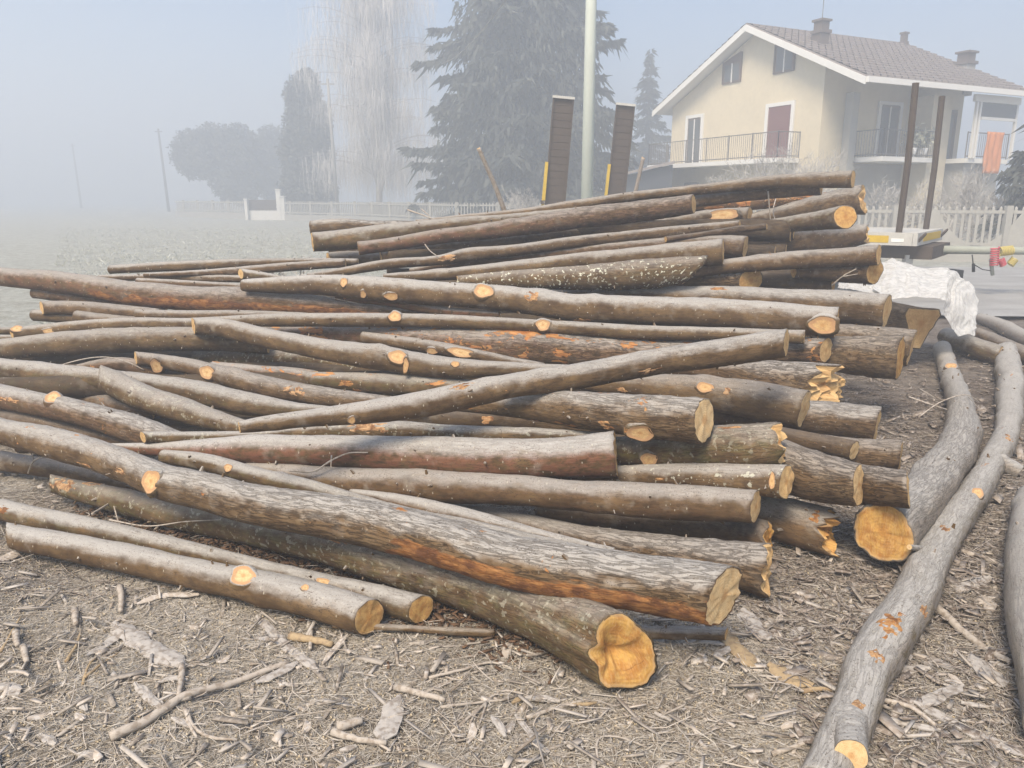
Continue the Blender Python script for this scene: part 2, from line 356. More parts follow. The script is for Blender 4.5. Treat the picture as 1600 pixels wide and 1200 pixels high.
L('green log dotted with white lichen, pointed end below the square sawn log', [(715,438,6),(760,438,10),(820,437,14),(900,434,17),(1000,429,20),(1084,422,19)], o=4, green=.9, lichen=1, frost=.55, jag=.5, q=(0,-.25))
L('thin straight log running to the right edge of the pile above the plastic sheet', [(1060,428,8),(1131,417,10),(1212,409,12),(1306,403,13),(1373,398,14)], o=2, red=.4, frost=.7, torn=.35)
L('short rough log with yellow sawn face under the lichen dotted log', [(1040,437,12),(1110,437,14),(1173,437,15)], o=1, rough=.9, q=(0,.65), tone=.75)
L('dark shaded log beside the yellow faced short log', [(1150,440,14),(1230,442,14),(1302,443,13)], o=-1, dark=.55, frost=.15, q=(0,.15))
L('stubby log with frayed orange end just left of the white plastic', [(1240,424,9),(1320,424,16),(1367,424,18)], o=1, rough=.6, dark=.15, q=(0,.35), tone=.8)
L('long pale grey log with clean yellow end, second from the plastic sheet', [(860,462,8),(950,462,11),(1050,464,15),(1150,468,18),(1250,476,21),(1386,486,25)], o=2, frost=1, rough=.25, tears=[(1120,451,14,4)])
L('long knotty pale log with several round saw scars and orange knot at its end', [(380,446,8),(450,445,12),(500,445,14),(600,453,17),(700,460,17),(800,468,18),(900,481,19),(1000,486,20),(1100,489,21),(1200,495,21),(1307,505,22)], o=4, frost=1, green=.35,
  scars=[(547,442,5,6,.5),(621,463,10,5,.9),(762,456,14,9,.25),(1280,507,18,12,1),(574,460,4,5,.9)], tears=[(835,463,12,8),(912,500,16,5)], q=(0,.04))
# --- left group
L('thin pale log reaching farthest left over the frosty field', [(172,421,6),(300,415,7),(400,411,6),(500,409,5),(560,409,4)], frost=1)
L('thin pole beside the farthest left thin log', [(225,430,3),(300,427,4),(400,421,6),(450,417,6),(540,411,6)], o=1, frost=.9, torn=.4)
L('slim pole in the upper left, lower of the parallel pair', [(155,434,4),(250,434,5),(370,436,5),(450,439,4)], frost=1)
L('slender pole partly covered by the big brown left log', [(215,440,5),(300,444,5),(390,450,5),(440,454,4)], o=1, frost=1)
L('short stub leaning between slim poles at the upper left', [(376,428,7),(405,431,6),(450,438,4)], o=2, frost=.9, q=(.5,0), tone=.3)
L('large brown log with orange weathered flank leaving the photo at the upper left', [(-70,423,13),(0,432,13),(100,442,15),(200,457,17),(300,467,18),(400,471,18),(500,478,14),(600,487,10),(700,493,7)], o=3, rough=.45, red=.7, frost=.85, torn=.45, peel_from=1.7)
L('reddish thin log wedged behind the knotty pale log', [(525,464,5),(600,471,6),(700,487,6),(780,492,5)], o=3.5, red=.8, torn=.6)
L('thin dark log poking out left below the large brown log', [(52,458,7),(120,466,8),(175,474,8),(260,484,8)], o=2, red=.4, frost=.5)
L('blunt log at the far left, upper of the stubs over the field', [(65,481,9),(120,482,10),(175,486,10),(250,492,8)], o=2.2, red=.3, frost=.7, q=(.15,0))
L('stub with yellow scar at the far left, lowest of the stubs', [(53,492,8),(90,495,8),(150,499,6)], o=1.5, green=.4, frost=.8)
L('green sawn stub between the far left stubs', [(120,495,9),(160,500,9),(230,503,6)], o=2.6, green=.7, frost=.6)
L('thin smooth log under the big brown log in the left half', [(213,491,7),(300,493,7),(400,493,7),(480,494,5)], o=3, frost=.9)
L('very long thin log with two round saw scars crossing the whole pile', [(18,521,8),(75,515,8),(150,508,8),(212,505,8),(300,506,8),(400,501,9),(500,500,9),(600,500,10),(700,502,9),(800,507,9),(900,513,9),(1000,519,10),(1100,521,9),(1200,524,9),(1257,527,10)], o=5, frost=.9, red=.2,
  scars=[(619,495,9,7,.4),(848,508,10,8,.35),(29,514,8,4,.2),(83,516,9,3,.2)], q=(.15,.06), torn=.3)
L('slim pole at the left edge behind the very long thin log', [(-60,518,5),(20,517,5),(90,517,4)], o=3, frost=.9)
L('second slim pole at the left edge, just above the thick smooth log', [(-60,527,5),(30,529,5),(100,530,4)], o=3, frost=.9)
L('thick smooth grey log leaving the photo at the left edge', [(-70,552,14),(0,546,14),(100,537,17),(225,531,17),(310,530,17),(420,537,14)], o=5.5, frost=.8, green=.45)
L('thick orange brown fissured log in the middle of the pile', [(320,521,9),(400,520,11),(500,521,12),(600,526,15),(660,531,19),(700,535,21),(800,542,25),(900,548,23),(1000,553,20),(1080,552,18),(1200,549,17),(1291,547,17)], o=4.6, rough=.75, red=.95, torn=.95, frost=.8, q=(0,.38))
L('stout rough log end with orange chip at its lower corner, right side', [(1180,552,20),(1296,553,24),(1360,557,27),(1406,560,30)], o=3, rough=.7, frost=.45, q=(0,.12), tone=.9)
L('stout brown log end half hidden behind the orange chipped end', [(1200,520,14),(1310,525,16),(1380,536,22),(1424,544,25)], o=2, rough=.55, frost=.5, q=(0,.06))
L('broken fissured log with jagged yellow fracture at the right', [(1020,572,14),(1075,575,15),(1150,583,19),(1200,591,24),(1250,596,27),(1286,600,28)], o=5, rough=.85, red=.4, frost=.7, q=(0,.5), jag=1.4, tone=.35)
L('ragged stub behind the jagged yellow fracture', [(1240,605,14),(1290,606,16),(1308,606,17)], o=2.5, rough=1, dark=.2, q=(0,.3), jag=1.3)
L('smooth log lying diagonally on top from lower left to right across the pile', [(374,668,8),(400,664,10),(500,652,13),(600,641,17),(700,624,19),(800,603,17),(900,588,18),(1000,569,18),(1100,555,19),(1200,540,20),(1229,536,20)], o=10, frost=1, green=.3, red=.2, q=(0,.12), torn=.35, scars=[(551,656,5,5,.9)], tears=[(720,604,22,6),(1010,580,22,5)])
L('bent smooth log with blunt left end and dripping saw scar', [(302,509,11),(350,513,13),(400,525,14),(450,535,14),(500,545,15),(600,560,17),(700,574,15),(800,577,10),(860,578,8),(950,577,6)], o=8, frost=.85, scars=[(627,559,13,9,.6),(716,569,6,4,.9),(642,572,4,10,.8)], q=(.2,0))
L('slender log with long bright saw scar beside the dripping scar', [(567,527,8),(620,534,9),(680,543,9),(750,556,8),(800,566,7),(850,573,5)], o=7, frost=.8, scars=[(722,551,19,6,.1),(681,549,8,4,.6)])
L('green spotted stub peeking out under the bent smooth log', [(307,560,13),(400,559,14),(480,562,13),(580,575,9)], o=5.2, green=1, lichen=.4, frost=.7)
L('rough log with two small saw scars at its left end', [(212,559,9),(260,566,10),(300,573,11),(400,601,15),(500,619,14),(600,629,10),(660,634,7)], o=7, rough=.4, red=.3, frost=.8, scars=[(253,572,9,8,.6),(332,584,11,8,.4)], tears=[(470,612,24,8)], q=(.3,0))
L('green brown log with peeled patches in the centre of the pile', [(480,592,10),(560,598,14),(600,600,14),(680,603,13),(760,606,10),(830,612,8)], o=6.5, green=.8, torn=.85, frost=.8, tears=[(548,601,14,6)])
L('reddish torn stub left of the peeled green brown log', [(330,574,9),(400,582,10),(470,588,11),(494,592,11)], o=6, red=1, torn=1, q=(0,.3), jag=.8)
L('long frosty log leaving the photo at the left edge under the pile middle', [(-70,567,14),(0,576,15),(75,584,15),(150,592,15),(250,603,15),(325,618,17),(400,633,15),(460,640,10),(520,642,6)], o=6.5, frost=1, rough=.15, scars=[(6,583,6,7,.3)])
L('short greenish log with dark blotch at its upper end, propped in a shallow V', [(156,590,15),(190,605,17),(225,621,18),(300,645,17),(350,660,13),(385,669,10)], o=7.5, green=.9, frost=.8, q=(.1,0), lichen=.25)
L('small brown log between long logs at the left', [(110,578,6),(190,569,10),(235,577,10),(290,588,7)], o=5.6, red=.6, torn=.6, frost=.6)
L('fissured log with orange scraped streak at the left edge', [(-70,604,15),(0,620,17),(75,634,16),(150,652,18),(225,675,19),(290,693,14)], o=8, rough=.5, red=.6, frost=.9, torn=.5, scars=[(96,626,11,7,.1)], tears=[(30,628,32,4)])
L('brown log in shadow between the streaked log and the frosty log', [(20,606,7),(60,606,9),(100,612,11),(170,630,11),(240,645,9)], o=5.8, red=.3, dark=.15, frost=.5, torn=.7)
L('shaded log under the orange streaked log at the left', [(-50,645,13),(50,660,15),(120,675,13),(210,694,10)], o=6.5, rough=.3, dark=.2, frost=.4, green=.4)
L('log with large splintered wound just above the red stained log', [(223,683,8),(300,682,7),(400,680,7),(480,674,10),(540,672,13),(600,672,14),(700,677,12),(800,679,11),(880,681,9),(960,684,6)], o=8.5, green=.4, frost=.9, lichen=.3, tears=[(580,668,38,9)], q=(.3,0))
L('thick smooth log with dark red stain and square end in the middle front', [(172,698,5),(250,702,10),(330,702,15),(400,702,20),(500,704,22),(600,708,24),(700,713,26),(800,716,28),(900,713,29),(962,709,32)], o=9.5, frost=1, red=1.3, q=(0,.04))
L('log with large pale oval end face in the centre, rough bark and yellow wound', [(700,632,8),(800,634,16),(850,636,20),(900,640,25),(1000,650,29),(1100,657,31)], o=9.2, rough=.6, green=.6, frost=.85, torn=.7, q=(0,.42), tone=.05, scars=[(1010,675,20,10,.7)], tears=[(960,668,14,10)])
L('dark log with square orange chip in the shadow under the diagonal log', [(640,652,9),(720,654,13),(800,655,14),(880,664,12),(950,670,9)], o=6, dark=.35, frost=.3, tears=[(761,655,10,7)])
L('log with curled orange bark flap right of the diagonal log', [(880,592,10),(960,600,16),(1050,608,21),(1112,616,24),(1200,628,26),(1257,639,26)], o=6.5, green=.5, red=.2, frost=.6, q=(0,.2), scars=[(1107,607,12,7,.6)], tears=[(1140,612,6,7),(976,610,10,5)], tone=.3)
L('short stout fissured log end poking out right above the ground patch', [(1110,646,14),(1180,650,19),(1257,651,23),(1371,665,26)], o=5, rough=.55, frost=.9, q=(0,.05))
L('green mossy log with round scar and split end at the right', [(925,705,19),(1000,704,22),(1100,698,29),(1218,692,30)], o=8.3, green=1, lichen=.25, frost=.45, q=(0,.14), scars=[(1025,716,12,9,.9)], tears=[(1145,667,22,4)], jag=.5)
L('dark thin log with yellow end beside the split ended mossy log', [(1180,672,11),(1280,692,13),(1335,704,14)], o=6, dark=.35, frost=.3, q=(0,.35), tone=.2)
L('short brown stub on the ground farthest right at mid height', [(1270,696,17),(1338,706,20),(1407,712,21)], o=5, rough=.6, frost=.6, q=(0,.05))
L('stout furrowed log with thin pale end edge right of the mossy log', [(1150,712,34),(1220,728,36),(1280,745,33),(1342,757,29)], o=7, rough=.75, frost=.6, q=(0,.22), tone=.2)
L('short furrowed stub lying behind the big orange face', [(1270,748,25),(1345,758,27),(1419,765,25)], o=5.5, rough=.8, frost=.6, q=(0,.04))
L('pale flecked log with small yellow face in the right front', [(820,742,9),(950,742,13),(1050,743,17),(1150,747,20),(1229,753,23)], o=8.8, green=.35, lichen=.6, frost=.8, q=(0,.4), tone=.4, tears=[(1035,748,9,3)], scars=[(1216,752,4,12,.9)])
L('long brown grey log with neat end below the red stained log', [(385,732,8),(430,738,12),(500,748,17),(600,754,20),(700,761,22),(800,765,21),(900,774,21),(1000,781,24),(1100,787,24),(1181,792,23)], o=10, frost=.8, green=.3, red=.3, torn=.45, q=(0,.24), tone=.2)
L('slim frosty pole tapering between the front big log and the long brown one', [(255,712,9),(320,722,12),(400,744,12),(480,762,12),(560,785,11),(650,808,11),(750,828,11),(850,850,10),(930,866,8)], o=11, frost=1, scars=[(364,733,6,5,.2)])
L('slim grey pole starting mid front and running beside the frosty pole', [(548,770,6),(600,780,10),(650,790,12),(700,803,14),(760,818,13),(820,832,10),(880,847,9),(960,864,7)], o=10.6, frost=1, green=.3)
L('rough grey log with crumbly butt just behind the biggest front log', [(690,795,8),(760,804,10),(800,813,12),(900,837,16),(1000,856,21),(1100,873,27),(1200,890,37)], o=10.4, rough=.7, frost=.85, q=(0,.1), jag=.5)
L('dark log with orange split end in the shadow under the neat ended log', [(840,798,12),(950,808,16),(1050,818,19),(1150,832,23),(1199,846,28)], o=9, dark=.25, frost=.4, red=.4, q=(0,.15), tone=1, jag=.4)
L('thick smooth log with splintered orange end left of the big orange face', [(1110,792,24),(1200,806,29),(1296,829,33)], o=7.6, frost=.7, green=.2, q=(0,.08), jag=1.2, tone=.9, tears=[(1290,815,8,14)])
# --- front logs, heights given
L('biggest front log with peeled orange flank and oval yellow end', [(-70,650,17),(0,673,20),(50,684,22),(100,697,24),(150,711,24),(200,729,25),(250,750,27),(325,768,29),(400,788,31),(500,804,34),(600,824,36),(700,850,38),(800,876,40),(900,895,42),(1000,911,43),(1080,923,45),(1131,931,46)],
  z=(.40,.30), o=20, rough=.62, frost=1, green=.5, torn=.55, peel_from=3.0, q=(0,.40), tone=.1, scars=[(257,757,14,13,.65),(6,683,8,10,.2)], tears=[(208,745,22,4),(150,732,22,3)], n=44, flank=1)
L('crooked front log with heart shaped hollow orange end face', [(80,756,13),(140,771,17),(250,797,22),(400,827,26),(500,850,29),(600,878,32),(700,905,36),(800,938,42),(880,972,49),(930,997,55),(972,1020,58)],
  z=(.12,.15), o=15, rough=.35, green=.9, lichen=.3, frost=.45, q=(.5,.78), tone=.95, tears=[(112,760,34,13),(150,752,22,8),(545,850,22,6)], n=44, heart=1)
L('smooth log on the ground under the biggest front log at the left', [(-70,706,14),(0,720,15),(100,735,15),(200,756,14),(260,772,10)], z=(.10,.10), o=14, green=.6, frost=.5, torn=.4)
L('thin ground log with small round orange face, right of the foremost left log', [(-60,786,15),(0,796,16),(50,807,17),(150,828,17),(250,851,16),(330,869,14),(400,886,14),(500,911,16),(560,926,19),(620,942,21),(658,952,22)], z=(.09,.085), o=16, green=.5, frost=1, q=(0,.72), tone=.8, tears=[(20,800,18,6)], scars=[(515,912,12,5,.3)])
L('foremost left ground log with round orange end face', [(12,836,18),(50,845,20),(100,853,21),(200,873,22),(300,895,23),(400,917,26),(500,941,28),(577,964,29)], z=(.085,.10), o=17, green=.35, frost=1, q=(.1,.68), tone=.75, scars=[(397,905,18,12,.15),(487,921,6,4,.5)], n=36)
L('thin grey log lying behind the heart shaped end', [(990,988,9),(1040,989,10),(1135,990,10)], z=(.05,.05), frost=.8)
L('bare stick resting in front of the two left ground logs', [(520,978,4),(570,979,5),(640,982,5),(700,986,6),(772,989,6)], z=(.05,.03), red=.3, frost=.5)
# --- right hand logs on the ground
L('curved pale trunk with big slanted golden face standing apart at the right', [(1472,545,13),(1480,572,14),(1490,600,16),(1501,640,20),(1504,675,25),(1493,705,29),(1470,740,32),(1432,784,37),(1380,832,48)], z=(.07,.20), frost=.9, pale=.75, rough=.5, knob=.03, q=(0,.86), tone=.95, n=40, scars=[(1491,587,8,4,.8)])
L('long crooked limb running from the back to the bottom edge at the right', [(1571,549,16),(1577,590,19),(1577,635,19),(1572,680,18),(1549,726,19),(1514,782,23),(1478,832,26),(1447,885,29),(1420,945,33),(1385,995,35),(1352,1050,34),(1337,1100,34),(1312,1160,36),(1280,1235,37)], z=(.08,.10), frost=1, pale=.75, rough=.3, knob=.05, torn=.45, stubs=[(1562,728,1592,738,13,12,.6), (1322,1140,1330,1180,27,23,.1), (1441,858,1421,855,5,4,.1)], q=(.5,0), tone=.3, n=40, scars=[(1513,790,10,5,.6)], tears=[(1374,1000,48,18),(1430,975,18,9),(1356,1052,20,14),(1462,845,14,10),(1568,700,16,8),(1330,1130,14,14)])
L('thick trunk cut by the right edge of the photo', [(1614,780,24),(1608,880,33),(1616,960,38),(1629,1030,41),(1650,1115,46)], z=(.10,.11), frost=.8, pale=.6, green=.4, q=(0,.5), tone=1)
L('pale limb end lying on the road side at the right edge', [(1532,497,8),(1565,510,11),(1600,528,12),(1660,556,13)], z=(.07,.09), frost=1, pale=.6)
L('grey limb reaching from under the plastic to the crooked limb', [(1478,526,14),(1520,543,16),(1563,556,16)], z=(.12,.1), frost=.9)
L('brown limb on the ground behind the crooked limb', [(1528,520,8),(1580,545,12),(1650,578,14)], z=(.05,.07), frost=.5, red=.3)
L('very thick trunk with wedge shaped orange face under the plastic sheet', [(1290,496,28),(1390,497,31),(1440,503,37)], Y=(7.4,7.3), rough=.6, frost=.3, q=(0,.5), tone=.55, heart=2)

def log_points(g):
    P = g['pts']; out = []
    # screen arc-length fraction
    s = np.concatenate([[0], np.cumsum(np.hypot(*np.diff(P[:, :2], axis=0).T))]); s /= s[-1]
    # resample so constraints are sampled evenly
    n = max(len(P), 4); T = []
    for (x, y, r), f in zip(P, s):
        d = ray(x, y)
        if g['z'] is not None:
            zc = g['z'][0] * (1 - f) + g['z'][1] * f; t = (zc - CAMH) / d[2]
        elif g['Y'] is not None:
            t = (g['Y'][0] * (1 - f) + g['Y'][1] * f) / d[1]
        else: t = yprof(x, y) / d[1]
        T.append(t)
    return np.array(T)
def ground_limit(x, y, r):
    d = ray(x, y)
    if d[2] > -.02: return 1e9
    # centre height = r * t / F  ->  CAMH + t*dz = r*t/F + .01
    return (CAMH - .01) / (r / F - d[2])
def smooth_depth(g, T):
    P = g['pts']
    if g['fix']: return T
    # keep the log straight in depth: fit a low-order curve so it does not follow every wiggle of its outline
    x = np.concatenate([[0], np.cumsum(np.hypot(*np.diff(P[:, :2], axis=0).T))])
    deg = 1 if len(P) < 9 else 2
    return np.polyval(np.polyfit(x, T, deg), x)
for g in LOGS:
    if not g['fix']: g['pts'][:, 2] *= 1.13
    g['T'] = smooth_depth(g, log_points(g)); g['lim'] = np.array([ground_limit(*p) for p in g['pts']]) if not g['fix'] else np.full(len(g['pts']), 1e9)
    # dense samples for the contact solver
    P = g['pts']; s = np.concatenate([[0], np.cumsum(np.hypot(*np.diff(P[:, :2], axis=0).T))])
    q = np.arange(0, s[-1], 22.); g['q'] = g['q']
    g['S'] = np.stack([np.interp(q, s, P[:, i]) for i in range(3)] + [np.interp(q, s, g['T']), np.interp(q, s, np.minimum(g['lim'], 1e6))], 1)
    g['d'] = 0.; g['sl'] = 0.
    g['u'] = q / s[-1]
def solve():
    n = len(LOGS); cons = []
    for a in range(n):
        for b in range(a + 1, n):
            A, B = LOGS[a], LOGS[b]
            if A['fix'] and B['fix']: continue
            SA, SB = A['S'], B['S']
            D = np.hypot(SA[:, None, 0] - SB[None, :, 0], SA[:, None, 1] - SB[None, :, 1])
            i = np.arange(len(SA)); j = D.argmin(1); dm = D[i, j]
            rs = SA[:, 2] + SB[j, 2]; hit = dm < rs * .98
            if not hit.any(): continue
            k = np.where(hit)[0]
            dy = (SA[k, 1] - SB[j[k], 1]).mean()
            front = (A['o'] > B['o']) if A['o'] != B['o'] else dy > 0
            t = (SA[k, 3] + SB[j[k], 3]) / 2
            need = np.sqrt(np.maximum((rs[k] ** 2 - dm[k] ** 2), 0)) * t / F * .92
            cons.append((a, b, front, k, j[k], need))
    for it in range(160):
        worst = 0
        for a, b, front, ia, ib, need in cons:
            A, B = LOGS[a], LOGS[b]
            TA = np.minimum(A['S'][ia, 3] + A['d'] + A['sl'] * (A['u'][ia] - .5), A['S'][ia, 4]); TB = np.minimum(B['S'][ib, 3] + B['d'] + B['sl'] * (B['u'][ib] - .5), B['S'][ib, 4])
            gap = ((TB - TA) if front else (TA - TB)) - need
            m = gap.argmin(); v = -gap[m]
            if v <= .002: continue
            worst = max(worst, v); sg = 1 if front else -1
            wa = 0 if A['fix'] else 1.; wb = 0 if B['fix'] else 1.
            if front: wa *= 1.; wb *= .8
            s = v * .6 / (wa + wb)
            A['d'] -= sg * s * wa; B['d'] += sg * s * wb
            # a little tilt in depth, so that ends may dip
            if not A['fix']: A['sl'] = float(np.clip(A['sl'] - sg * s * wa * .8 * (A['u'][ia[m]] - .5), -.5, .5))
            if not B['fix']: B['sl'] = float(np.clip(B['sl'] + sg * s * wb * .8 * (B['u'][ib[m]] - .5), -.5, .5))
    return worst
print('SOLVE worst', solve(), [round(g['d'], 2) for g in LOGS])

def build_log(g, idx):
    P = g['pts']; k = g['k']
    s = np.concatenate([[0], np.cumsum(np.hypot(*np.diff(P[:, :2], axis=0).T))]); s /= s[-1]
    T = np.minimum(g['T'] + g['d'] + g['sl'] * (s - .5), g['lim'])
    W = [np.append(C0 + ray(x, y) * t, r * t / F) for (x, y, r), t in zip(P, T)]
    make_log('log', g['label'], np.array(W), idx, g['q'], g['scars'], g['tears'], k)
def make_log(name, label, W, idx, q, scars, tears, k, group='logs of the pile', cheap=False):
    near = np.median(W[:, 1]); step = .022 if near < 4 else .032 if near < 6 else .042
    n = k.get('n', 30 if near < 4 else 24 if near < 6 else 18)
    if cheap: step = .09; n = 12
    Q = cat(W, step); C = Q[:, :3]; r = np.maximum(Q[:, 3], .008); T, U, V = frames(C)
    m = len(C); al = np.concatenate([[0], np.cumsum(np.linalg.norm(np.diff(C, axis=0), axis=1))])
    th = np.arange(n) / n * 2 * PI; ct, st = np.cos(th), np.sin(th)
    rm = r.mean(); sd_ = idx * 7.31
    bco = np.stack([np.repeat(al[:, None], n, 1), r[:, None] * ct, r[:, None] * st], -1)
    rough = k['rough'] = max(k.get('rough', 0.), .10 + .25 * ((idx * 37) % 10) / 10)
    low = fbm(np.stack([bco[..., 0] * 2.2 + sd_, bco[..., 1] / rm * .55 + sd_, bco[..., 2] / rm * .55], -1), 3)
    hi = fbm(np.stack([bco[..., 0] * 14 + sd_, bco[..., 1] / rm * 2.6, bco[..., 2] / rm * 2.6 + sd_], -1), 3)
    rid = 1 - np.abs(fbm(np.stack([bco[..., 0] * 9 + sd_, bco[..., 1] * 44, bco[..., 2] * 44], -1), 3)) * 2
    rr = r[:, None] * (1 + (.075 + k.get('knob', 0)) * low + .028 * hi) + rough * .0055 * rid * np.clip((al / al[-1] - .2) / .5, .25, 1)[:, None]
    # slight swelling at knots
    nk = max(1, int(al[-1] * 2.2)); kr = np.random.default_rng(idx)
    for _ in range(nk):
        a0 = kr.uniform(0, al[-1]); t0 = kr.uniform(0, 2 * PI); dth = np.angle(np.exp(1j * (th - t0)))
        rr = rr + r[:, None] * kr.uniform(.05, .16) * np.exp(-((al[:, None] - a0) / (rm * kr.uniform(.5, 1.1))) ** 2 - (dth[None] / .55) ** 2)
    heart = k.get('heart', 0)
    if heart == 1:      # flared and lobed butt
        fl = np.clip((al - al[-1] + .5) / .5, 0, 1) ** 1.5
        camd = (C0 - C[-1]); aU = math.atan2(camd @ V[-1], camd @ U[-1])
        zz = math.atan2(V[-1][2], U[-1][2])     # angle of 'up'
        lob = .20 * np.cos(2 * (th - zz - .45)) - .30 * np.exp(-(np.angle(np.exp(1j * (th - zz - 1.0))) / .30) ** 2) + .05 * np.cos(5 * th + 1)
        rr = rr * (1 + fl[:, None] * lob[None])
    if heart == 2:
        fl = np.clip((al - al[-1] + .6) / .6, 0, 1); zz = math.atan2(V[-1][2], U[-1][2])
        ph = np.mod(th - zz - PI, 2 * PI / 3) - PI / 3; lob = .78 / np.cos(ph) * .5 * 1.5 - 1 + .35 * np.exp(-(np.angle(np.exp(1j * (th - zz - PI))) / .3) ** 2)
        rr = rr * (1 + fl[:, None] * lob[None])
    X = C[:, None] + rr[..., None] * (ct[None, :, None] * U[:, None] + st[None, :, None] * V[:, None])
    # slanted cuts: shear the last stretch of each end
    jag = k.get('jag', .12)
    ends = []
    for e in (0, 1):
        i = 0 if e == 0 else m - 1; a = T[i] * (-1 if e == 0 else 1); v = C0 - C[i]; v /= np.linalg.norm(v)
        qa = abs(q[e]); A = a @ v; ch = np.cross(a, [0, 0, 1.]); ch /= np.linalg.norm(ch) + 1e-9; ch = ch if ch @ v > 0 else -ch; Bc = ch @ v
        psi = math.atan2(Bc, A); phi = psi - math.acos(min(qa / math.hypot(A, Bc), .98))
        if q[e] == 0: phi = kr.uniform(-.12, .12)
        phi = max(-.9, min(phi, .92))
        c = ch
        if q[e] < 0: c = np.array([0, 0, 1.]) * -1; c = c - a * (a @ c); c /= np.linalg.norm(c); phi = .75
        dist = (al if e == 0 else al[-1] - al); fall = np.clip(1 - dist / (2.6 * r[i]), 0, 1)
        off = (X - C[:, None]) @ c                    # how far each vertex sits towards the camera
        jn = pn(np.stack([np.cos(th) * 2.3 + sd_ + e * 9, np.sin(th) * 2.3, np.full(n, .5)], -1)) * r[i] * .55 * jag + pn(np.stack([np.cos(th) * 7 + sd_ + e * 9, np.sin(th) * 7, np.full(n, .5)], -1)) * r[i] * .5 * jag
        X = X + a * (fall[:, None] * (-off * math.tan(phi) + jn[None]))[..., None]
        nrm = a * math.cos(phi) + c * math.sin(phi); ends.append((i, a, nrm))
    Vv = X.reshape(-1, 3); B = bco.reshape(-1, 3)
    idxs = np.arange(m * n).reshape(m, n); nx = np.roll(idxs, -1, 1)
    Fq = np.stack([idxs[:-1], nx[:-1], nx[1:], idxs[1:]], -1).reshape(-1, 4)
    # bark lips
    for (i, a, nrm) in ends:
        ring = X[i]; c = ring.mean(0); inn = c + (ring - c) * .93; base = len(Vv)
        Vv = np.vstack([Vv, inn]); B = np.vstack([B, bco[i] * .95]); j = np.arange(n); jn = (j + 1) % n
        f = np.stack([idxs[i][j], idxs[i][jn], base + jn, base + j], -1)
        if i == 0: f = f[:, ::-1]
        Fq = np.vstack([Fq, f])
    t = thing(name, label, 'log', C[m // 2], group)
    bk = mk('bark', Vv, Fq, BARK, t, True, {'bco': B})
    for key, df in (('rough', 0.), ('red', 0.), ('green', .45), ('frost', .85), ('torn', .2), ('lichen', 0.), ('dark', 0.), ('peel_from', 0.), ('pale', 0.)): bk[key] = float(k.get(key, df))
    if not cheap:
        if 'red' not in k: bk['red'] = float(kr.uniform(0, .35))
        if 'green' not in k: bk['green'] = float(kr.uniform(.1, .9))
        bk['frost'] = float(bk['frost'] * kr.uniform(.8, 1.0))
    bk['seed'] = float(idx % 97) + .37; bk['len'] = float(al[-1])
    for e, (i, a, nrm) in enumerate(ends):
        ring = X[i]; c = ring.mean(0) + a * r[i] * .01; js = []
        rings = [0, .22, .45, .68, .86, .955]; vs = [c]; fc = [(0., 0., 0.)]
        for f in rings[1:]:
            rg = c + (ring - c) * f
            jj = pn(rg * 30 + sd_) * r[i] * (.02 + .35 * jag * (f < .9))
            if heart == 1 and e == 1:
                cc = c + (ring[0] - c) * 0; hole = np.exp(-((f - .15) / .33) ** 2) * .55
                jj = jj - r[i] * hole * (.7 + .5 * pn(rg * 25))
            rg = rg + a * jj[:, None]; vs += list(rg); fc += [(f * math.cos(x), f * math.sin(x), 0) for x in th]
        if heart == 1 and e == 1: vs[0] = c - a * r[i] * .55
        Fc = [(0, 1 + j, 1 + (j + 1) % n) for j in range(n)]
        for kk in range(len(rings) - 2):
            b0 = 1 + kk * n; Fc += [(b0 + j, b0 + n + j, b0 + n + (j + 1) % n, b0 + (j + 1) % n) for j in range(n)]
        if e == 0: Fc = [f[::-1] for f in Fc]
        fo = mk('cut_face', np.array(vs), Fc, WOOD, t, jag < .4, {'fco': fc})
        fo['tone'] = float(k.get('tone', .45)); fo['seed'] = float(idx % 97)
    pp = np.array([proj(c) for c in C])
    def locate(px, py):
        d = np.hypot(pp[:, 0] - px, pp[:, 1] - py); i = int(d.argmin()); i = min(max(i, 2), m - 3)
        v = C0 - C[i]; v /= np.linalg.norm(v); a = T[i]; c = v - a * (a @ v); c /= np.linalg.norm(c); wv = np.cross(a, c)
        if wv[2] < 0: wv = -wv
        p2 = np.array(proj(C[i] + wv * r[i])) - pp[i]; s_ = ((np.array([px, py]) - pp[i]) @ p2) / (p2 @ p2); s_ = max(-.92, min(.92, s_))
        nn = wv * s_ + c * math.sqrt(1 - s_ * s_); ang = math.atan2(nn @ V[i], nn @ U[i]); jx = int(round(ang / (2 * PI) * n)) % n
        dep = (C[i] - C0) @ FW
        return i, a, c, wv, nn, ang, rr[i, jx], dep
    for (px, py, rx, ry, tone) in scars:
        i, a, c, wv, nn, ang, R_, dep = locate(px, py)
        pc = C[i] + nn * R_; v = C0 - pc; v /= np.linalg.norm(v)
        nr = nn * .8 + v * .35; nr /= np.linalg.norm(nr)
        e1 = a - nr * (a @ nr); e1 /= np.linalg.norm(e1); e2 = np.cross(nr, e1)
        ax = rx * dep / F; ay = ry * dep / F / max(.55, nr @ v)
        ns = 20; tt = np.arange(ns) / ns * 2 * PI; wob = 1 + .07 * np.sin(3 * tt + px) + .05 * np.sin(5 * tt + py)
        V3 = []; rl = [(1.5, -.45), (1.28, .10), (1.08, .24), (.97, .17), (.6, .20), (.25, .16)]; hgt = min(ax, ay)
        for f, h in rl: V3 += [pc + nr * (h * hgt + .001) + f * wob[j] * (math.cos(tt[j]) * ax * e1 + math.sin(tt[j]) * ay * e2) for j in range(ns)]
        V3.append(pc + nr * (.18 * hgt)); fl = []; mi = []
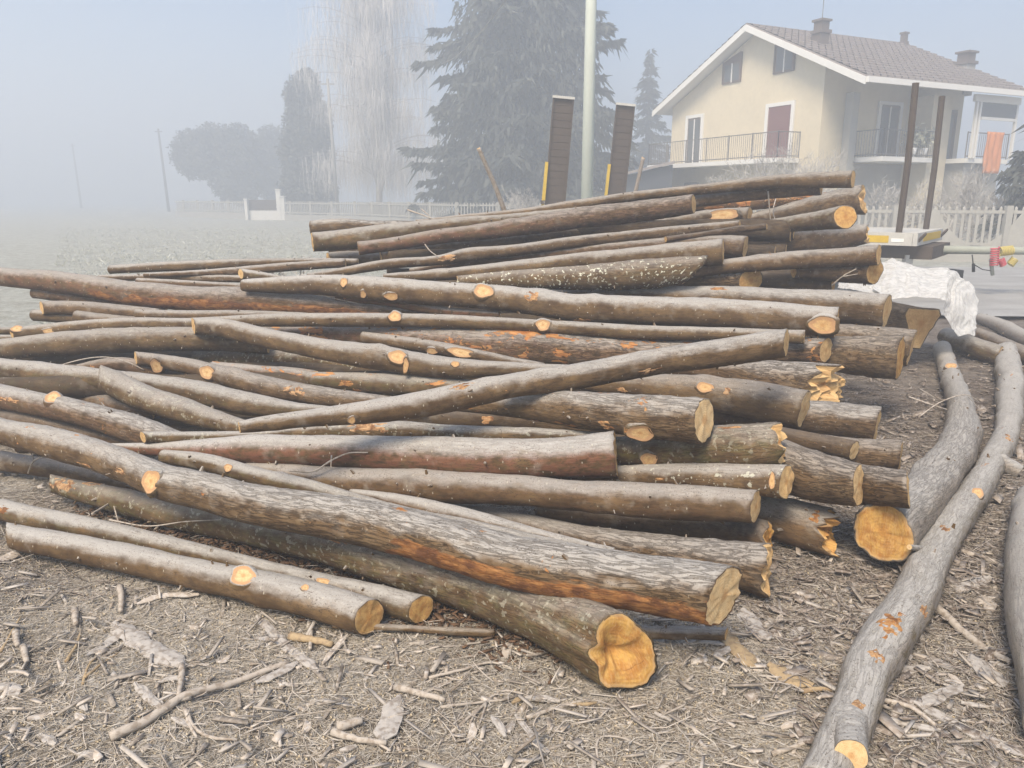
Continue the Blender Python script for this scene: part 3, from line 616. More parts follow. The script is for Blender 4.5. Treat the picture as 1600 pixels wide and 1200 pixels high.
        for b_ in range(len(rl) - 1):
            for j in range(ns): fl.append((b_*ns+j, b_*ns+(j+1)%ns, (b_+1)*ns+(j+1)%ns, (b_+1)*ns+j)); mi.append(0 if b_ < 2 else 1)
        for j in range(ns): fl.append(((len(rl)-1)*ns+j, (len(rl)-1)*ns+(j+1)%ns, len(V3)-1)); mi.append(1)
        if np.dot(np.cross(e1, e2), nr) < 0: fl = [f[::-1] for f in fl]
        bc = [((x - C[i]) @ a + al[i], (x - C[i]) @ U[i], (x - C[i]) @ V[i]) for x in V3]
        fc = [(f * math.cos(x), f * math.sin(x), 0) for f, h in rl for x in tt] + [(0, 0, 0)]
        so_ = mk('branch_scar', np.array(V3), fl, [BARK, WOOD], t, True, {'bco': bc, 'fco': fc}, mi)
        for key, df in (('rough', 0.), ('red', 0.), ('green', .2), ('frost', .5), ('torn', .3), ('lichen', 0.), ('dark', 0.)): so_[key] = float(k.get(key, df)) * (.6 if key == 'rough' else 1)
        so_['scar'] = 1.0; so_['seed'] = bk['seed']; so_['tone'] = float(tone) * .5
    for (px, py, lx, ly) in tears:
        i, a, c, wv, nn, ang, R_, dep = locate(px, py)
        la = lx * dep / F; lt = min(1.2, ly * dep / F / r[i]); na, nb = 40, 18
        aa = np.linspace(-1, 1, na); bb = np.linspace(-1, 1, nb); V3 = []; keep = {}; fl = []
        for u in aa:
            for v_ in bb:
                s_ = al[i] + u * la; th_ = ang + v_ * lt * 1.15; ci = np.array([np.interp(s_, al, C[:, q_]) for q_ in range(3)])
                ii = min(max(int(np.searchsorted(al, s_)), 0), m - 1); jf = (th_ / (2 * PI) * n) % n; j0 = int(jf) % n; fr_ = jf - int(jf)
                R2 = rr[ii, j0] * (1 - fr_) + rr[ii, (j0 + 1) % n] * fr_
                edge = u * u + v_ * v_; nz_ = float(pn(np.array([s_ * 22, v_ * 2.2 + px, py * 1.]))) ; nz2 = float(pn(np.array([s_ * 60, v_ * 6 + px, py * .3])))
                h = .0015 + .0035 * nz2 - .012 * max(0, edge + 1.25 * nz_ + .6 * nz2 - .38)
                V3.append(ci + (R2 + max(h, -.02)) * (math.cos(th_) * U[ii] + math.sin(th_) * V[ii]))
        fl = np.array([(x * nb + y, x * nb + y + 1, (x + 1) * nb + y + 1, (x + 1) * nb + y) for x in range(na - 1) for y in range(nb - 1)])
        tr = mk('bark_tear', np.array(V3), fl, TORN, t, True); tr['tone'] = .35 + .65 * kr.random()
    for (bx, by, tx, ty, r0, r1, tone) in k.get('stubs', ()):
        i, a, c, wv, nn, ang, R_, dep = locate(bx, by); base = C[i] + nn * R_ * .35; jt = int(np.hypot(pp[:, 0] - tx, pp[:, 1] - ty).argmin()); tip = C0 + ray(tx, ty) * ((C[jt] - C0) @ FW - R_ * 1.75); d = tip - base; Ls = np.linalg.norm(d); d /= Ls
        W2 = np.array([np.append(base + d * Ls * f, (r0 * (1 - f) + r1 * f) * dep / F) for f in (0, .35, .7, 1)]); W2[:, 3] *= (1.12, 1.0, 1., 1.); Q2 = cat(W2, .012); V4, F4 = tube(Q2[:, :3], Q2[:, 3], 22, False)
        V4 = V4 + .10 * W2[-1, 3] * pn(V4 * 30)[:, None]; sb = mk('branch_stub', V4, np.array(F4), BARK, t, True, {'bco': V4})
        for key, df in (('rough', 0.), ('red', 0.), ('green', .2), ('frost', .7), ('torn', .2), ('lichen', 0.), ('dark', 0.), ('pale', 0.)): sb[key] = float(k.get(key, df))
        sb['seed'] = bk['seed']; rg = V4[-22:]; c_ = rg.mean(0); vs = [c_ + d * .002]; fc = [(0., 0, 0)]; t22 = np.arange(22) / 22 * 2 * PI
        for f in (.5, .98): vs += list(c_ + (rg - c_) * f + d * .0015); fc += [(f * math.cos(x), f * math.sin(x), 0) for x in t22]
        Fc = [(0, 1 + j, 1 + (j + 1) % 22) for j in range(22)] + [(1 + j, 23 + j, 23 + (j + 1) % 22, 1 + (j + 1) % 22) for j in range(22)]
        fo = mk('cut_face', np.array(vs), Fc, WOOD, sb, True, {'fco': fc}); fo['tone'] = float(tone); fo['seed'] = 3.
    if not cheap:       # little broken twig stubs along the bark
        mb = MB(); nt_ = int(al[-1] * (5 if near < 6 else 3)) + 2
        for _ in range(nt_):
            i = int(kr.integers(2, m - 2)); ang = kr.uniform(0, 2 * PI); nn = U[i] * math.cos(ang) + V[i] * math.sin(ang); d = nn + T[i] * kr.normal(0, .5) + kr.normal(0, .2, 3); d /= np.linalg.norm(d); b0 = C[i] + nn * r[i] * .93; rs = kr.uniform(.003, .009) * (.6 + r[i] * 4); ls = kr.uniform(.006, .026) + r[i] * .06
            mb.tube([b0, b0 + d * ls * .5, b0 + d * ls], [rs * 1.5, rs, rs * .7], 6)
        ts_ = mb.build('twig_stubs', BARK, t, False); tag(ts_, kind='stuff'); ts_['frost'] = .8; ts_['torn'] = .4
    return t, C, r
for i, g in enumerate(LOGS): build_log(g, i + 1)
# logs inside the pile, seen through gaps; bark darkened to paint the gaps' shade
kx = 0
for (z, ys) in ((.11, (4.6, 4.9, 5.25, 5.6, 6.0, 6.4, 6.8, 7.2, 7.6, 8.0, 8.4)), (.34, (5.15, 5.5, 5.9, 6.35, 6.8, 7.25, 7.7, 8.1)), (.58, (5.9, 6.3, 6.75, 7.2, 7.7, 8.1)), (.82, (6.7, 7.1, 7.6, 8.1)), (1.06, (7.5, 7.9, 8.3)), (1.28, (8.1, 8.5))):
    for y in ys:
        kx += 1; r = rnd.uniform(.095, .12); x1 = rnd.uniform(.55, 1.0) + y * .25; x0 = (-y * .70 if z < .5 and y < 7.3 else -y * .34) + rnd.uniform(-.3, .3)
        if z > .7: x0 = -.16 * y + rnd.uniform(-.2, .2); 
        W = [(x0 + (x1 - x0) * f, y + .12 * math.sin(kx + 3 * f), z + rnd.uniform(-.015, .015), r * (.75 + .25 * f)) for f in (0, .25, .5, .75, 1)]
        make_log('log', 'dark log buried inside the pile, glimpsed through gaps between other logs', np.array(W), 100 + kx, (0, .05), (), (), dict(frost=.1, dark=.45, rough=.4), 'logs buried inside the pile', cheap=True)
# stub branches of the crooked limb
def stub(label_parent, a, b, r0, r1, tone):
    pass
# ------------------------------------------------------------ litter on the ground
def rotz(a): c, s = np.cos(a), np.sin(a); return c, s
def scatter_xy(n, y0, y1, x0=None, x1=None, p=1.0):
    y = y0 + (y1 - y0) * rng.random(n) ** p
    if x0 is None: x = (rng.random(n) * 2 - 1) * (.72 * y + .35)
    else: x = x0 + (x1 - x0) * rng.random(n)
    return x, y
def fibres(x, y, Lm, rad, lift=.012, bend=.35):
    n = len(x); L_ = Lm * rng.lognormal(0, .55, n); r = rad * rng.lognormal(0, .35, n); a = rng.uniform(0, 2*PI, n); z = gh(x, y) + r + rng.random(n) ** 3 * lift
    pit = rng.normal(0, .13, n); bd = rng.normal(0, bend, n); V = np.zeros((n, 4, 3, 3))
    for k, t in enumerate((-.5, -.17, .17, .5)):
        aa = a + bd * t * 2; px = x + np.cos(aa) * L_ * t; py = y + np.sin(aa) * L_ * t; pz = z + np.sin(pit) * L_ * t * np.sign(1) + 0 * x
        pz = np.maximum(pz, gh(px, py) + r * .3); rr = r * (1 - .6 * abs(t) ** 1.0)
        for j in range(3):
            th = 2 * PI * j / 3 + 1; V[:, k, j] = np.stack([px - np.sin(aa) * rr * math.cos(th), py + np.cos(aa) * rr * math.cos(th), pz + rr * math.sin(th)], -1)
    b = (np.arange(n) * 12)[:, None]; f = []
    for k in range(3):
        for j in range(3): f.append(b + np.array([[k*3+j, k*3+(j+1)%3, k*3+3+(j+1)%3, k*3+3+j]]))
    return V.reshape(-1, 3), np.stack(f, 1).reshape(-1, 4)
def chips(x, y, s, asp=.4, lift=.012):
    n = len(x); l = np.minimum(s * rng.lognormal(0, .5, n), 1.7 * s); wd = l * asp * rng.uniform(.5, 1.3, n); h = .0018 + .0022 * rng.random(n); a = rng.uniform(0, 2*PI, n); z = gh(x, y) + .003 + rng.random(n) ** 3 * lift
    tx = rng.normal(0, .22, n); ty = rng.normal(0, .30, n); V = np.zeros((n, 8, 3)); sk = rng.uniform(-.5, .5, (n, 4))
    for i, (u, v, wz) in enumerate([(-1,-1,-1),(1,-1,-1),(1,1,-1),(-1,1,-1),(-1,-1,1),(1,-1,1),(1,1,1),(-1,1,1)]):
        U_ = u * l / 2 * (1 + sk[:, i % 4] * .5); V_ = v * wd / 2 * (1 + sk[:, (i + 1) % 4] * .6)
        V[:, i] = np.stack([x + np.cos(a) * U_ - np.sin(a) * V_, y + np.sin(a) * U_ + np.cos(a) * V_, z + abs(tx) * l * .35 + U_ * tx + V_ * ty + wz * h], -1)
    b = (np.arange(n) * 8)[:, None]; f = [b + np.array([q]) for q in [(3,2,1,0),(4,5,6,7),(0,1,5,4),(1,2,6,5),(2,3,7,6),(3,0,4,7)]]
    return V.reshape(-1, 3), np.stack(f, 1).reshape(-1, 4)
def litter_mat(name, a, b, c, sc=60.):
    m = N(name); p = m.coord(); i = m.n('ShaderNodeNewGeometry').outputs['Random Per Island']
    col = m.mix(m.rng(i, 0, 1, smooth=False), a, b); col = m.mix(m.rng(m.noise(p, sc, 3), .45, .65), col, c)
    return m.done(col, .9, .1)
M_STRAW = litter_mat('dry_straw', (.64, .58, .48), (.27, .22, .165), (.60, .56, .50))
M_CHIP = litter_mat('bark_litter', (.30, .25, .20), (.52, .46, .39), (.55, .51, .46))
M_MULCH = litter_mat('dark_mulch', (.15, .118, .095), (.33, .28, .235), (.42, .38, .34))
M_DUST = litter_mat('sawdust', (.58, .48, .33), (.44, .36, .24), (.60, .54, .43))
def stuff(name, VF, mat): o = mk(name, VF[0], VF[1], mat, None, False); tag(o, kind='stuff'); return o
def band(n, zones):
    xs, ys = [], []
    for fr, y0, y1, x0, x1 in zones:
        x, y = scatter_xy(int(n * fr), y0, y1, x0, x1); xs.append(x); ys.append(y)
    return np.concatenate(xs), np.concatenate(ys)
Z1 = [(.5, 1.5, 3.0, None, None), (.22, 3.0, 5.2, None, None), (.28, 1.6, 4.2, None, None)]
stuff('straw', fibres(*band(60000, Z1), .050, .0010), M_STRAW)
stuff('twig_litter', fibres(*band(2200, Z1), .11, .0018, .03, .4), M_CHIP)
stuff('bark_chips', chips(*band(1500, Z1), .030, .28, .02), M_CHIP)
stuff('bark_slivers', chips(*band(1300, Z1), .065, .10, .03), litter_mat('grey_slivers', (.20, .165, .13), (.52, .48, .43), (.40, .36, .31)))
stuff('wood_shavings', chips(*band(15000, [(.8, 1.5, 3.6, None, None), (.2, 2.6, 3.4, -.6, 1.4)]), .0042, .6, .004), M_DUST)
stuff('mulch', fibres(*band(16000, [(.40, 2.6, 6.0, .9, 3.4), (.25, 4.5, 8.5, 1.4, 5.4), (.35, 1.7, 4.0, .9, 3.0)]), .09, .0022, .03, .5), M_MULCH)
stuff('mulch_flakes', chips(*band(2000, [(.45, 2.4, 6.5, .9, 3.8), (.2, 5, 8.5, 1.6, 5.2), (.35, 1.7, 3.6, .8, 2.8)]), .055, .30, .03), M_MULCH)
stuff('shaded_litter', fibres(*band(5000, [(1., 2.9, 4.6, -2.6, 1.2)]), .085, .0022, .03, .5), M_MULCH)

M_REDB = litter_mat('reddish_bark_shreds', (.085, .05, .03), (.19, .115, .07), (.14, .10, .07))
def gp0(px, py): p = atZ(px, py, 0.); return p
zz = [gp0(*q) for q in ((200, 800), (330, 840), (450, 880), (560, 915), (700, 960), (260, 815), (390, 860), (840, 990))]
xx = np.concatenate([z_[0] + rng.normal(0, .13, 420) for z_ in zz]); yy = np.concatenate([z_[1] + rng.normal(0, .10, 420) for z_ in zz])

stuff('reddish_bark_shreds', chips(xx, yy, .032, .25, .03), M_REDB)
# single strips of bark and sticks one can point at
M_STRIP = litter_mat('bark_strip', (.38, .35, .315), (.48, .45, .41), (.27, .235, .20), 40.)
M_STICK = litter_mat('dry_stick', (.40, .355, .30), (.48, .43, .37), (.30, .25, .20), 50.)
M_PALEW = litter_mat('split_wood', (.42, .32, .19), (.40, .30, .18), (.30, .22, .14), 60.)
def gp(px, py, h=0.):
    p = atZ(px, py, 0.); return np.array([p[0], p[1], float(gh(p[0], p[1])) + h])
def strip(label, pts, wpx, mat=M_STRIP, curl=.35, h=.012, catg='bark piece', grp='bark strips littering the ground'):
    P = np.array([gp(x, y, h) for x, y in pts]); L_ = cat(np.hstack([P, np.full((len(P), 1), wpx / F * np.linalg.norm(P[0] - C0))]), .012)
    C, wd = L_[:, :3], L_[:, 3]; m = len(C); T, U, V = frames(C); nb = 7; top, bot = [], []
    sd_ = float(pts[0][0]); side = np.cross(T, [0, 0, 1.]); side /= np.linalg.norm(side, axis=1)[:, None]
    for b in range(nb):
        v = (b / (nb - 1) - .5); wj = 1 + .35 * pn(np.stack([np.arange(m) * .16 + sd_, np.full(m, b > 3) * 3., np.full(m, .3)], -1))
        taper = np.clip(np.minimum(np.arange(m), m - 1 - np.arange(m)) / (m * .10 + 1), .35, 1)
        q = C + side * (v * wd * wj * taper)[:, None]; q[:, 2] += (curl * (.25 - v * v)) * wd * 1.2 + .003 * pn(np.stack([np.arange(m) * .5 + sd_, np.full(m, b * .9), np.full(m, .7)], -1))
        q[:, 2] = np.maximum(q[:, 2], gh(q[:, 0], q[:, 1]) + .002); top.append(q + [0, 0, .004]); bot.append(q)
    g = np.array(top + bot[::-1]); K = 2 * nb; idx = np.arange(K * m).reshape(K, m)
    Fq = [(idx[a, i], idx[(a+1) % K, i], idx[(a+1) % K, i+1], idx[a, i+1]) for a in range(K) for i in range(m-1)]
    Fq += [tuple(idx[::-1, 0]), tuple(idx[:, m-1])]
    o = mk('bark_piece' if catg == 'bark piece' else 'wood_piece', g.reshape(-1, 3), Fq, mat, None, False); return tag(o, label, catg, grp)
def stick(label, pts, rpx, mat=M_STICK, h=.006, forks=(), catg='stick', grp='sticks lying on the ground', lift=None):
    def run(pp, r_, hh):
        P = np.array([gp(x, y, hh if lift is None else lift) for x, y in pp]); r0 = r_ / F * np.linalg.norm(P[0] - C0)
        W = np.hstack([P + [0, 0, r0], np.linspace(r0, r0 * .6, len(P))[:, None]]); Q = cat(W, .02)
        Q[:, :3] += .35 * Q[:, 3:4] * np.stack([pn(Q[:, :3] * 30), pn(Q[:, :3] * 30 + 9), pn(Q[:, :3] * 30 + 5)], -1); return tube(Q[:, :3], Q[:, 3] * (1 + .15 * pn(Q[:, :3] * 60)), 7)
    b = MB(); b.add(*run(pts, rpx, h))
    for f in forks: b.add(*run(f[0], f[1], h))
    o = b.build('stick', mat, None, True); return tag(o, label, catg, grp)
strip('curled pale bark strip lying left of centre in the foreground', [(178,972),(210,1000),(245,1028),(292,1052)], 26)
strip('narrow grey bark sliver upper left of the curled pale strip', [(136,1030),(165,1008),(192,988)], 13)
strip('short bark strip just below the curled pale strip', [(212,1078),(232,1096),(256,1118)], 14)
strip('long slanting bark strip crossing the crossed sticks, left foreground', [(402,965),(445,1010),(500,1056)], 14)
strip('dark arched bark sliver near the foremost left log', [(214,948),(250,938),(312,937)], 12, M_CHIP)
strip('thin bark slat leaning across the long slanting strip', [(543,1002),(524,1022),(504,1043)], 9, M_CHIP)
strip('broad frayed bark slab at the bottom middle', [(625,1100),(612,1135),(596,1175)], 30, M_STRIP, .3)
strip('dark bark chunk at the left edge below the foremost log', [(-10,884),(12,872),(30,862)], 20, M_CHIP)
strip('grey bark curl at the left edge of the foreground', [(-12,1078),(12,1080),(36,1086)], 15)
strip('flat tapering bark slat in the lower left', [(400,1074),(430,1060),(465,1040)], 17)
strip('pale weathered bark slab under the oval yellow end', [(1122,982),(1150,1010),(1178,1048)], 24, M_PALEW, .5)
strip('frosty bark slab standing out right of the oval yellow end', [(1162,950),(1180,978),(1206,1000)], 28, M_STRIP, .4)
strip('yellowish bark slab near the foot of the crooked limb', [(1202,1042),(1235,1066),(1270,1082)], 28, M_PALEW, .4)
strip('long pale lath at the bottom right corner', [(1426,1112),(1500,1146),(1612,1202)], 17, M_STRIP, .1)
strip('short pale lath touching the long lath', [(1440,1118),(1470,1098),(1502,1078)], 18, M_STRIP, .15)
strip('ragged bark flake beside the right edge trunk', [(1516,1028),(1540,1055),(1566,1084)], 30, M_STRIP)
strip('small oval bark flake between the limb and the right edge trunk', [(1456,1030),(1472,1040),(1488,1052)], 18, M_STRIP)
strip('grey bark flake on the right side of the crooked limb', [(1400,1054),(1425,1050),(1455,1050)], 16, M_STRIP)
strip('broad bark flake right of the crooked limb, mid way up', [(1490,935),(1515,925),(1545,912)], 20, M_STRIP)
strip('grey flake left of the crooked limb', [(1345,962),(1368,955),(1392,965)], 18, M_STRIP)
strip('long grey bark sliver from the lower right', [(1370,1140),(1420,1150),(1468,1158)], 12, M_STRIP)
strip('narrow bark sliver in the lower centre', [(805,1125),(826,1155),(853,1192)], 10)
strip('grey bark flake left of the heart shaped end', [(820,1096),(845,1092),(876,1100)], 13)
strip('pale split chip at the very front centre', [(800,1106),(812,1098),(824,1092)], 9, M_PALEW, .1, catg='wood chip', grp='split wood chips')
strip('long flat splinter in front of the heart shaped end', [(892,1108),(910,1104),(932,1100)], 7, M_PALEW, .1, catg='wood chip', grp='split wood chips')
strip('pointed bark flake at the bottom, right of the forked twigs', [(768,1130),(780,1145),(790,1162)], 12)
strip('twisted bark curl under the thin grey log', [(1070,1004),(1100,1003),(1132,1006)], 10, M_STRIP)
strip('stubby bark curl below the thin grey log', [(1115,1026),(1130,1018),(1146,1008)], 12, M_STRIP)
kf = np.random.default_rng(77)
for i_ in range(46):
    zx = kf.random(); px_ = kf.uniform(20, 1250) if zx < .5 else kf.uniform(1180, 1590); py_ = kf.uniform(1000, 1190) if zx < .5 else kf.uniform(880, 1190)
    if 880 < px_ < 1060 and py_ < 1100: continue
    a_ = kf.uniform(0, 6.28); l_ = kf.uniform(9, 24); strip('small bark flake lying loose among the straw and shavings', [(px_ - l_ * math.cos(a_), py_ - .6 * l_ * math.sin(a_)), (px_ + kf.normal(0, 2), py_ + kf.normal(0, 2)), (px_ + l_ * math.cos(a_), py_ + .6 * l_ * math.sin(a_))], kf.uniform(6, 14), (M_STRIP, M_CHIP, M_STRIP)[i_ % 3], kf.uniform(.1, .5), .008, 'bark piece', 'small loose bark flakes')
stick('long forked stick slanting up from the lower left', [(175,1163),(230,1138),(290,1105),(370,1072),(450,1042)], 7, forks=[([(300,1102),(285,1108),(268,1110)], 5)])
stick('short upright looking stick at the curled strip', [(286,1050),(284,1075),(281,1102)], 5)
stick('curved twig pair below the long forked stick', [(292,1120),(305,1145),(330,1162),(372,1164)], 3, forks=[([(290,1118),(298,1142),(308,1162)], 3)])
stick('short stub stick at the left above the curled strip', [(188,920),(190,940),(190,958)], 5)
stick('yellowish sawn stick in the left foreground', [(455,1000),(485,1008),(520,1018)], 7, M_PALEW)
stick('small grey peg crossing the yellowish stick', [(487,990),(486,1005),(485,1022)], 4)
stick('small round stick in the lower middle', [(618,1083),(655,1098),(695,1110)], 6)
stick('bent grey stick at the bottom left of centre', [(522,1160),(550,1170),(605,1178)], 6)
stick('short stub beside the bent grey stick', [(528,1155),(548,1148),(568,1144)], 8)
stick('branching twig at the bottom centre', [(705,1155),(745,1120),(790,1082),(850,1098)], 2.5, forks=[([(757,1106),(740,1130),(733,1150)], 2), ([(760,1104),(752,1135),(742,1162)], 2), ([(690,1118),(740,1106),(800,1096)], 2.5)])
stick('thin twig arching over the trunk pile litter, front centre', [(670,1068),(720,1056),(770,1040),(800,1050)], 2.5, forks=[([(660,1092),(700,1072),(760,1046)], 2)])
stick('pale peeled twig in the front, left of the heart shaped end', [(822,1130),(870,1108),(920,1092)], 3.5)
stick('sturdy straight stick beside the crooked limb, lower right', [(1464,955),(1500,985),(1540,1015),(1578,1045)], 6)
stick('thin dark root crossing below the crooked limb', [(1372,1108),(1420,1122),(1460,1150)], 4, M_CHIP)
stick('short peeled stick in the right middle litter', [(1252,1088),(1280,1086),(1304,1088)], 4, M_PALEW)
stick('long thin pole on the ground right of the orange faced trunk', [(1500,866),(1545,880),(1572,892)], 4)
stick('thin pale stick lying at the bottom left edge of the crooked limb', [(1206,1182),(1240,1176),(1276,1166)], 4)
stick('curled straw stalk at the bottom, front centre', [(935,1205),(932,1175),(940,1163),(975,1162),(1010,1175)], 2)
stick('grey twig fork in the lower left of the scene', [(105,1040),(118,1012),(126,985)], 2.5, M_PALEW)
stick('pale dry stalk left foreground, left of the pale strip', [(131,1080),(140,1050),(170,1012)], 2, M_PALEW, forks=[([(135,1070),(160,1048),(187,1025)], 2)])
stick('pale stalk at the left edge of the foreground', [(2,1018),(15,990),(32,963)], 2, M_PALEW)
for n_, (x, y) in enumerate([(24,1000),(38,1025),(115,962)]): stick(['stubby twig at the left edge','second stubby twig near the left edge','sawdust covered knob at the left'][n_], [(x, y-12), (x+2, y), (x+4, y+12)], 5)

# thin branches hanging in the pile (traced; depth from the logs they rest on)
def twig3(label, pts, Ys, r, forks=()):
    b = MB()
    for pp, yy, rr_ in [(pts, Ys, r)] + list(forks):
        P = np.array([atY(x, y, a) for (x, y), a in zip(pp, np.linspace(yy[0], yy[1], len(pp)))]); Q = cat(np.hstack([P, np.linspace(rr_, rr_ * .5, len(P))[:, None]]), .02)
        b.add(*tube(Q[:, :3], Q[:, 3], 6))
    tag(b.build('twig', M_STICK, None, True), label, 'twig', 'twigs caught in the pile')
def dof(px, py):        # depth (Y) of the nearest log surface under a pixel
    best = 99
    for g in LOGS:
        P = g['pts']; T = g['T']; s = np.linspace(0, len(P) - 1, 80); ii = np.arange(len(P))
        x = np.interp(s, ii, P[:, 0]); y = np.interp(s, ii, P[:, 1]); r = np.interp(s, ii, P[:, 2]); t = np.interp(s, ii, np.minimum(T + g['d'], g['lim']))
        k = np.hypot(x - px, y - py); j = k.argmin()
        if k[j] < r[j]: best = min(best, (t[j] - r[j] * t[j] / F * 1.2) * ray(px, py)[1])
    return best if best < 90 else yprof(px, py) - .1
def tw(label, pts, r, forks=()):
    twig3(label, pts, (dof(*pts[0]), dof(*pts[-1])), r, [(f, (dof(*f[0]), dof(*f[-1])), r * .7) for f in forks])
tw('loose bark strips hanging over the upper right logs', [(1200,299),(1202,322),(1204,349)], .010, [[(1212,311),(1208,330),(1213,350)], [(1196,312),(1215,306),(1236,312)]])
tw('thin branch arching over the logs at the left edge', [(18,601),(60,586),(110,566),(165,558),(200,566),(225,578)], .006)
tw('bent twig over the red stained log', [(452,735),(490,736),(520,718),(545,708),(575,707)], .006, [[(518,712),(517,730)]])
tw('forked twig hanging in front of the lower left logs', [(44,739),(53,720),(75,712),(92,712)], .005, [[(53,720),(48,708),(40,710)], [(72,712),(66,704),(60,705)]])
tw('bare straight twig sticking out under the biggest front log at the left', [(144,803),(175,784),(205,765)], .006)
tw('fine twig beside the bare straight twig', [(178,790),(184,812),(188,820)], .004)
tw('long bowed twig in the dark gap over the ground logs', [(170,812),(230,822),(290,815),(345,812)], .004)
tw('little twig with two prongs on the thin bent log', [(664,382),(672,392),(683,400)], .006)
tw('pair of twigs poking up over the pile on the left', [(637,328),(655,334),(674,341)], .010, [[(659,327),(672,338)]])
tw('thin twig crossing the knotty pale log at the left', [(445,446),(490,458),(530,468),(560,474)], .005)
tw('twig leaning on the curved pale trunk', [(1420,620),(1455,632),(1480,640)], .005)
tw('wispy twig across the middle of the curved trunk', [(1435,652),(1470,628),(1510,617),(1530,628)], .004, [[(1510,617),(1532,640)], [(1438,608),(1462,622)]])
tw('small branch lying by the edge of the plastic sheet', [(1300,446),(1316,432),(1338,420)], .008, [[(1318,432),(1340,428)]])

# ------------------------------------------------------------ grass of the field and shaggy tufts by the logs
def blades(x, y, h, wd, n_per=1):
    n = len(x); a = rng.uniform(0, 2*PI, n); hh = h * rng.lognormal(0, .4, n); z = gh(x, y); lx = rng.normal(0, .6, n) * hh; ly = rng.normal(0, .6, n) * hh
    V = np.zeros((n, 4, 3)); V[:, 0] = np.stack([x - np.cos(a) * wd, y - np.sin(a) * wd, z - .005], -1); V[:, 1] = np.stack([x + np.cos(a) * wd, y + np.sin(a) * wd, z - .005], -1)
    V[:, 2] = np.stack([x + lx * .5 + np.cos(a) * wd * .7, y + ly * .5, z + hh * .6], -1); V[:, 3] = np.stack([x + lx, y + ly, z + hh * .8], -1)
    b = (np.arange(n) * 4)[:, None]; return V.reshape(-1, 3), np.stack([b[:, 0], b[:, 0] + 1, b[:, 0] + 2, b[:, 0] + 3], -1)
M_GRASS = litter_mat('frosty_grass', (.34, .345, .27), (.50, .505, .44), (.56, .57, .53), 1.5)
n = 42000; y = 8.5 + 34 * rng.random(n) ** 1.7; x = -rng.random(n) * (.72 * y + .5) + .16 * y
k = fbm(np.stack([x * .9, y * .9, np.zeros(n)], -1), 3) > -.35
stuff('grass', blades(x[k], y[k], .055, .006), M_GRASS)

# ------------------------------------------------------------ asphalt road at the right
def road():
    m = N('asphalt'); p = m.coord(); a = m.noise(p, 1.2, 5, .6); b = m.noise(p, 60., 4, .7); tr = m.noise(m.mapp(p, (.12, 1, 1)), 3.2, 4)
    c = m.mix(m.rng(b, .3, .7), (.26, .255, .245), (.36, .355, .34)); c = m.mix(m.rng(a, .4, .7, 0, .6), c, (.42, .42, .40)); c = m.mix(m.rng(tr, .5, .7, 0, .5), c, (.19, .185, .18)); m.bump(b, .4, .004); m.done(c, .85, .2)
    xs = np.linspace(0, 1, 60); V = []; ed0 = [(2.2, 11.6), (6.5, 10.4), (12, 9.2), (30, 7)]; ed1 = [(2.2, 19.5), (6.5, 18.8), (12, 18), (30, 15)]
    Xs = np.linspace(2.2, 30, 60)
    for X_ in Xs:
        y0 = np.interp(X_, *zip(*ed0)); y1 = np.interp(X_, *zip(*ed1))
        for f in np.linspace(0, 1, 16): yy = y0 + (y1 - y0) * f + (.18 * float(pn(np.array([X_ * 1.1, 3., f > .5]))) if f in (0, 1) else 0); V.append((X_, yy, float(gh(X_, yy)) * .0 + .045))
    Fq = np.array([(i*16+j, i*16+16+j, i*16+17+j, i*16+1+j) for i in range(59) for j in range(15)])
    tag(mk('road', np.array(V), Fq, m.m), kind='structure')
road()

# ------------------------------------------------------------ lamp post, trailer
M_GALV = simple('galvanised_paint', (.52, .56, .50), .6, .12, 2., .3)
M_RUST = simple('rusty_steel', (.085, .066, .052), .85, .5, 6., .2, .004)
M_YEL = simple('worn_yellow_paint', (.56, .38, .035), .65, .45, 9., .3)
M_DECK = simple('frosted_deck', (.50, .49, .45), .85, .35, 5.)
M_GREEN = simple('pale_green_paint', (.34, .36, .31), .6, .25, 4.)
M_BLACK = simple('black_rubber', (.02, .02, .02), .7, .2, 9.)
M_RED = simple('red_hose', (.50, .07, .09), .45, .1, 9., .5)
M_YHOSE = simple('yellow_hose', (.56, .46, .14), .45, .1, 9., .5)
pb = atY(916.5, 330, 13.0); lp = thing('lamp_post', 'tall pale grey metal pole rising behind the pile beside the ramps', 'pole', (pb[0], pb[1], 0))
bt = MB(); bt.tube([(pb[0], 13, -.1), (pb[0], 13, 4), (pb[0], 13, 8.2)], [.105, .088, .07], 20); bt.build('shaft', M_GALV, lp, True)
bt = MB(); bt.tube([(pb[0], 13, 0), (pb[0], 13, .5)], .12, 20); bt.build('collar', M_GALV, lp, True)
bt = MB(); bt.tube([(pb[0], 13, 8.15), (pb[0] + .3, 12.9, 8.5), (pb[0] + 1.2, 12.6, 8.6)], .035, 10); bt.build('arm', M_GALV, lp, True)
bt = MB(); bt.box((pb[0] + 1.45, 12.52, 8.6), (.6, .22, .12)); bt.build('lamp_head', M_GALV, lp)

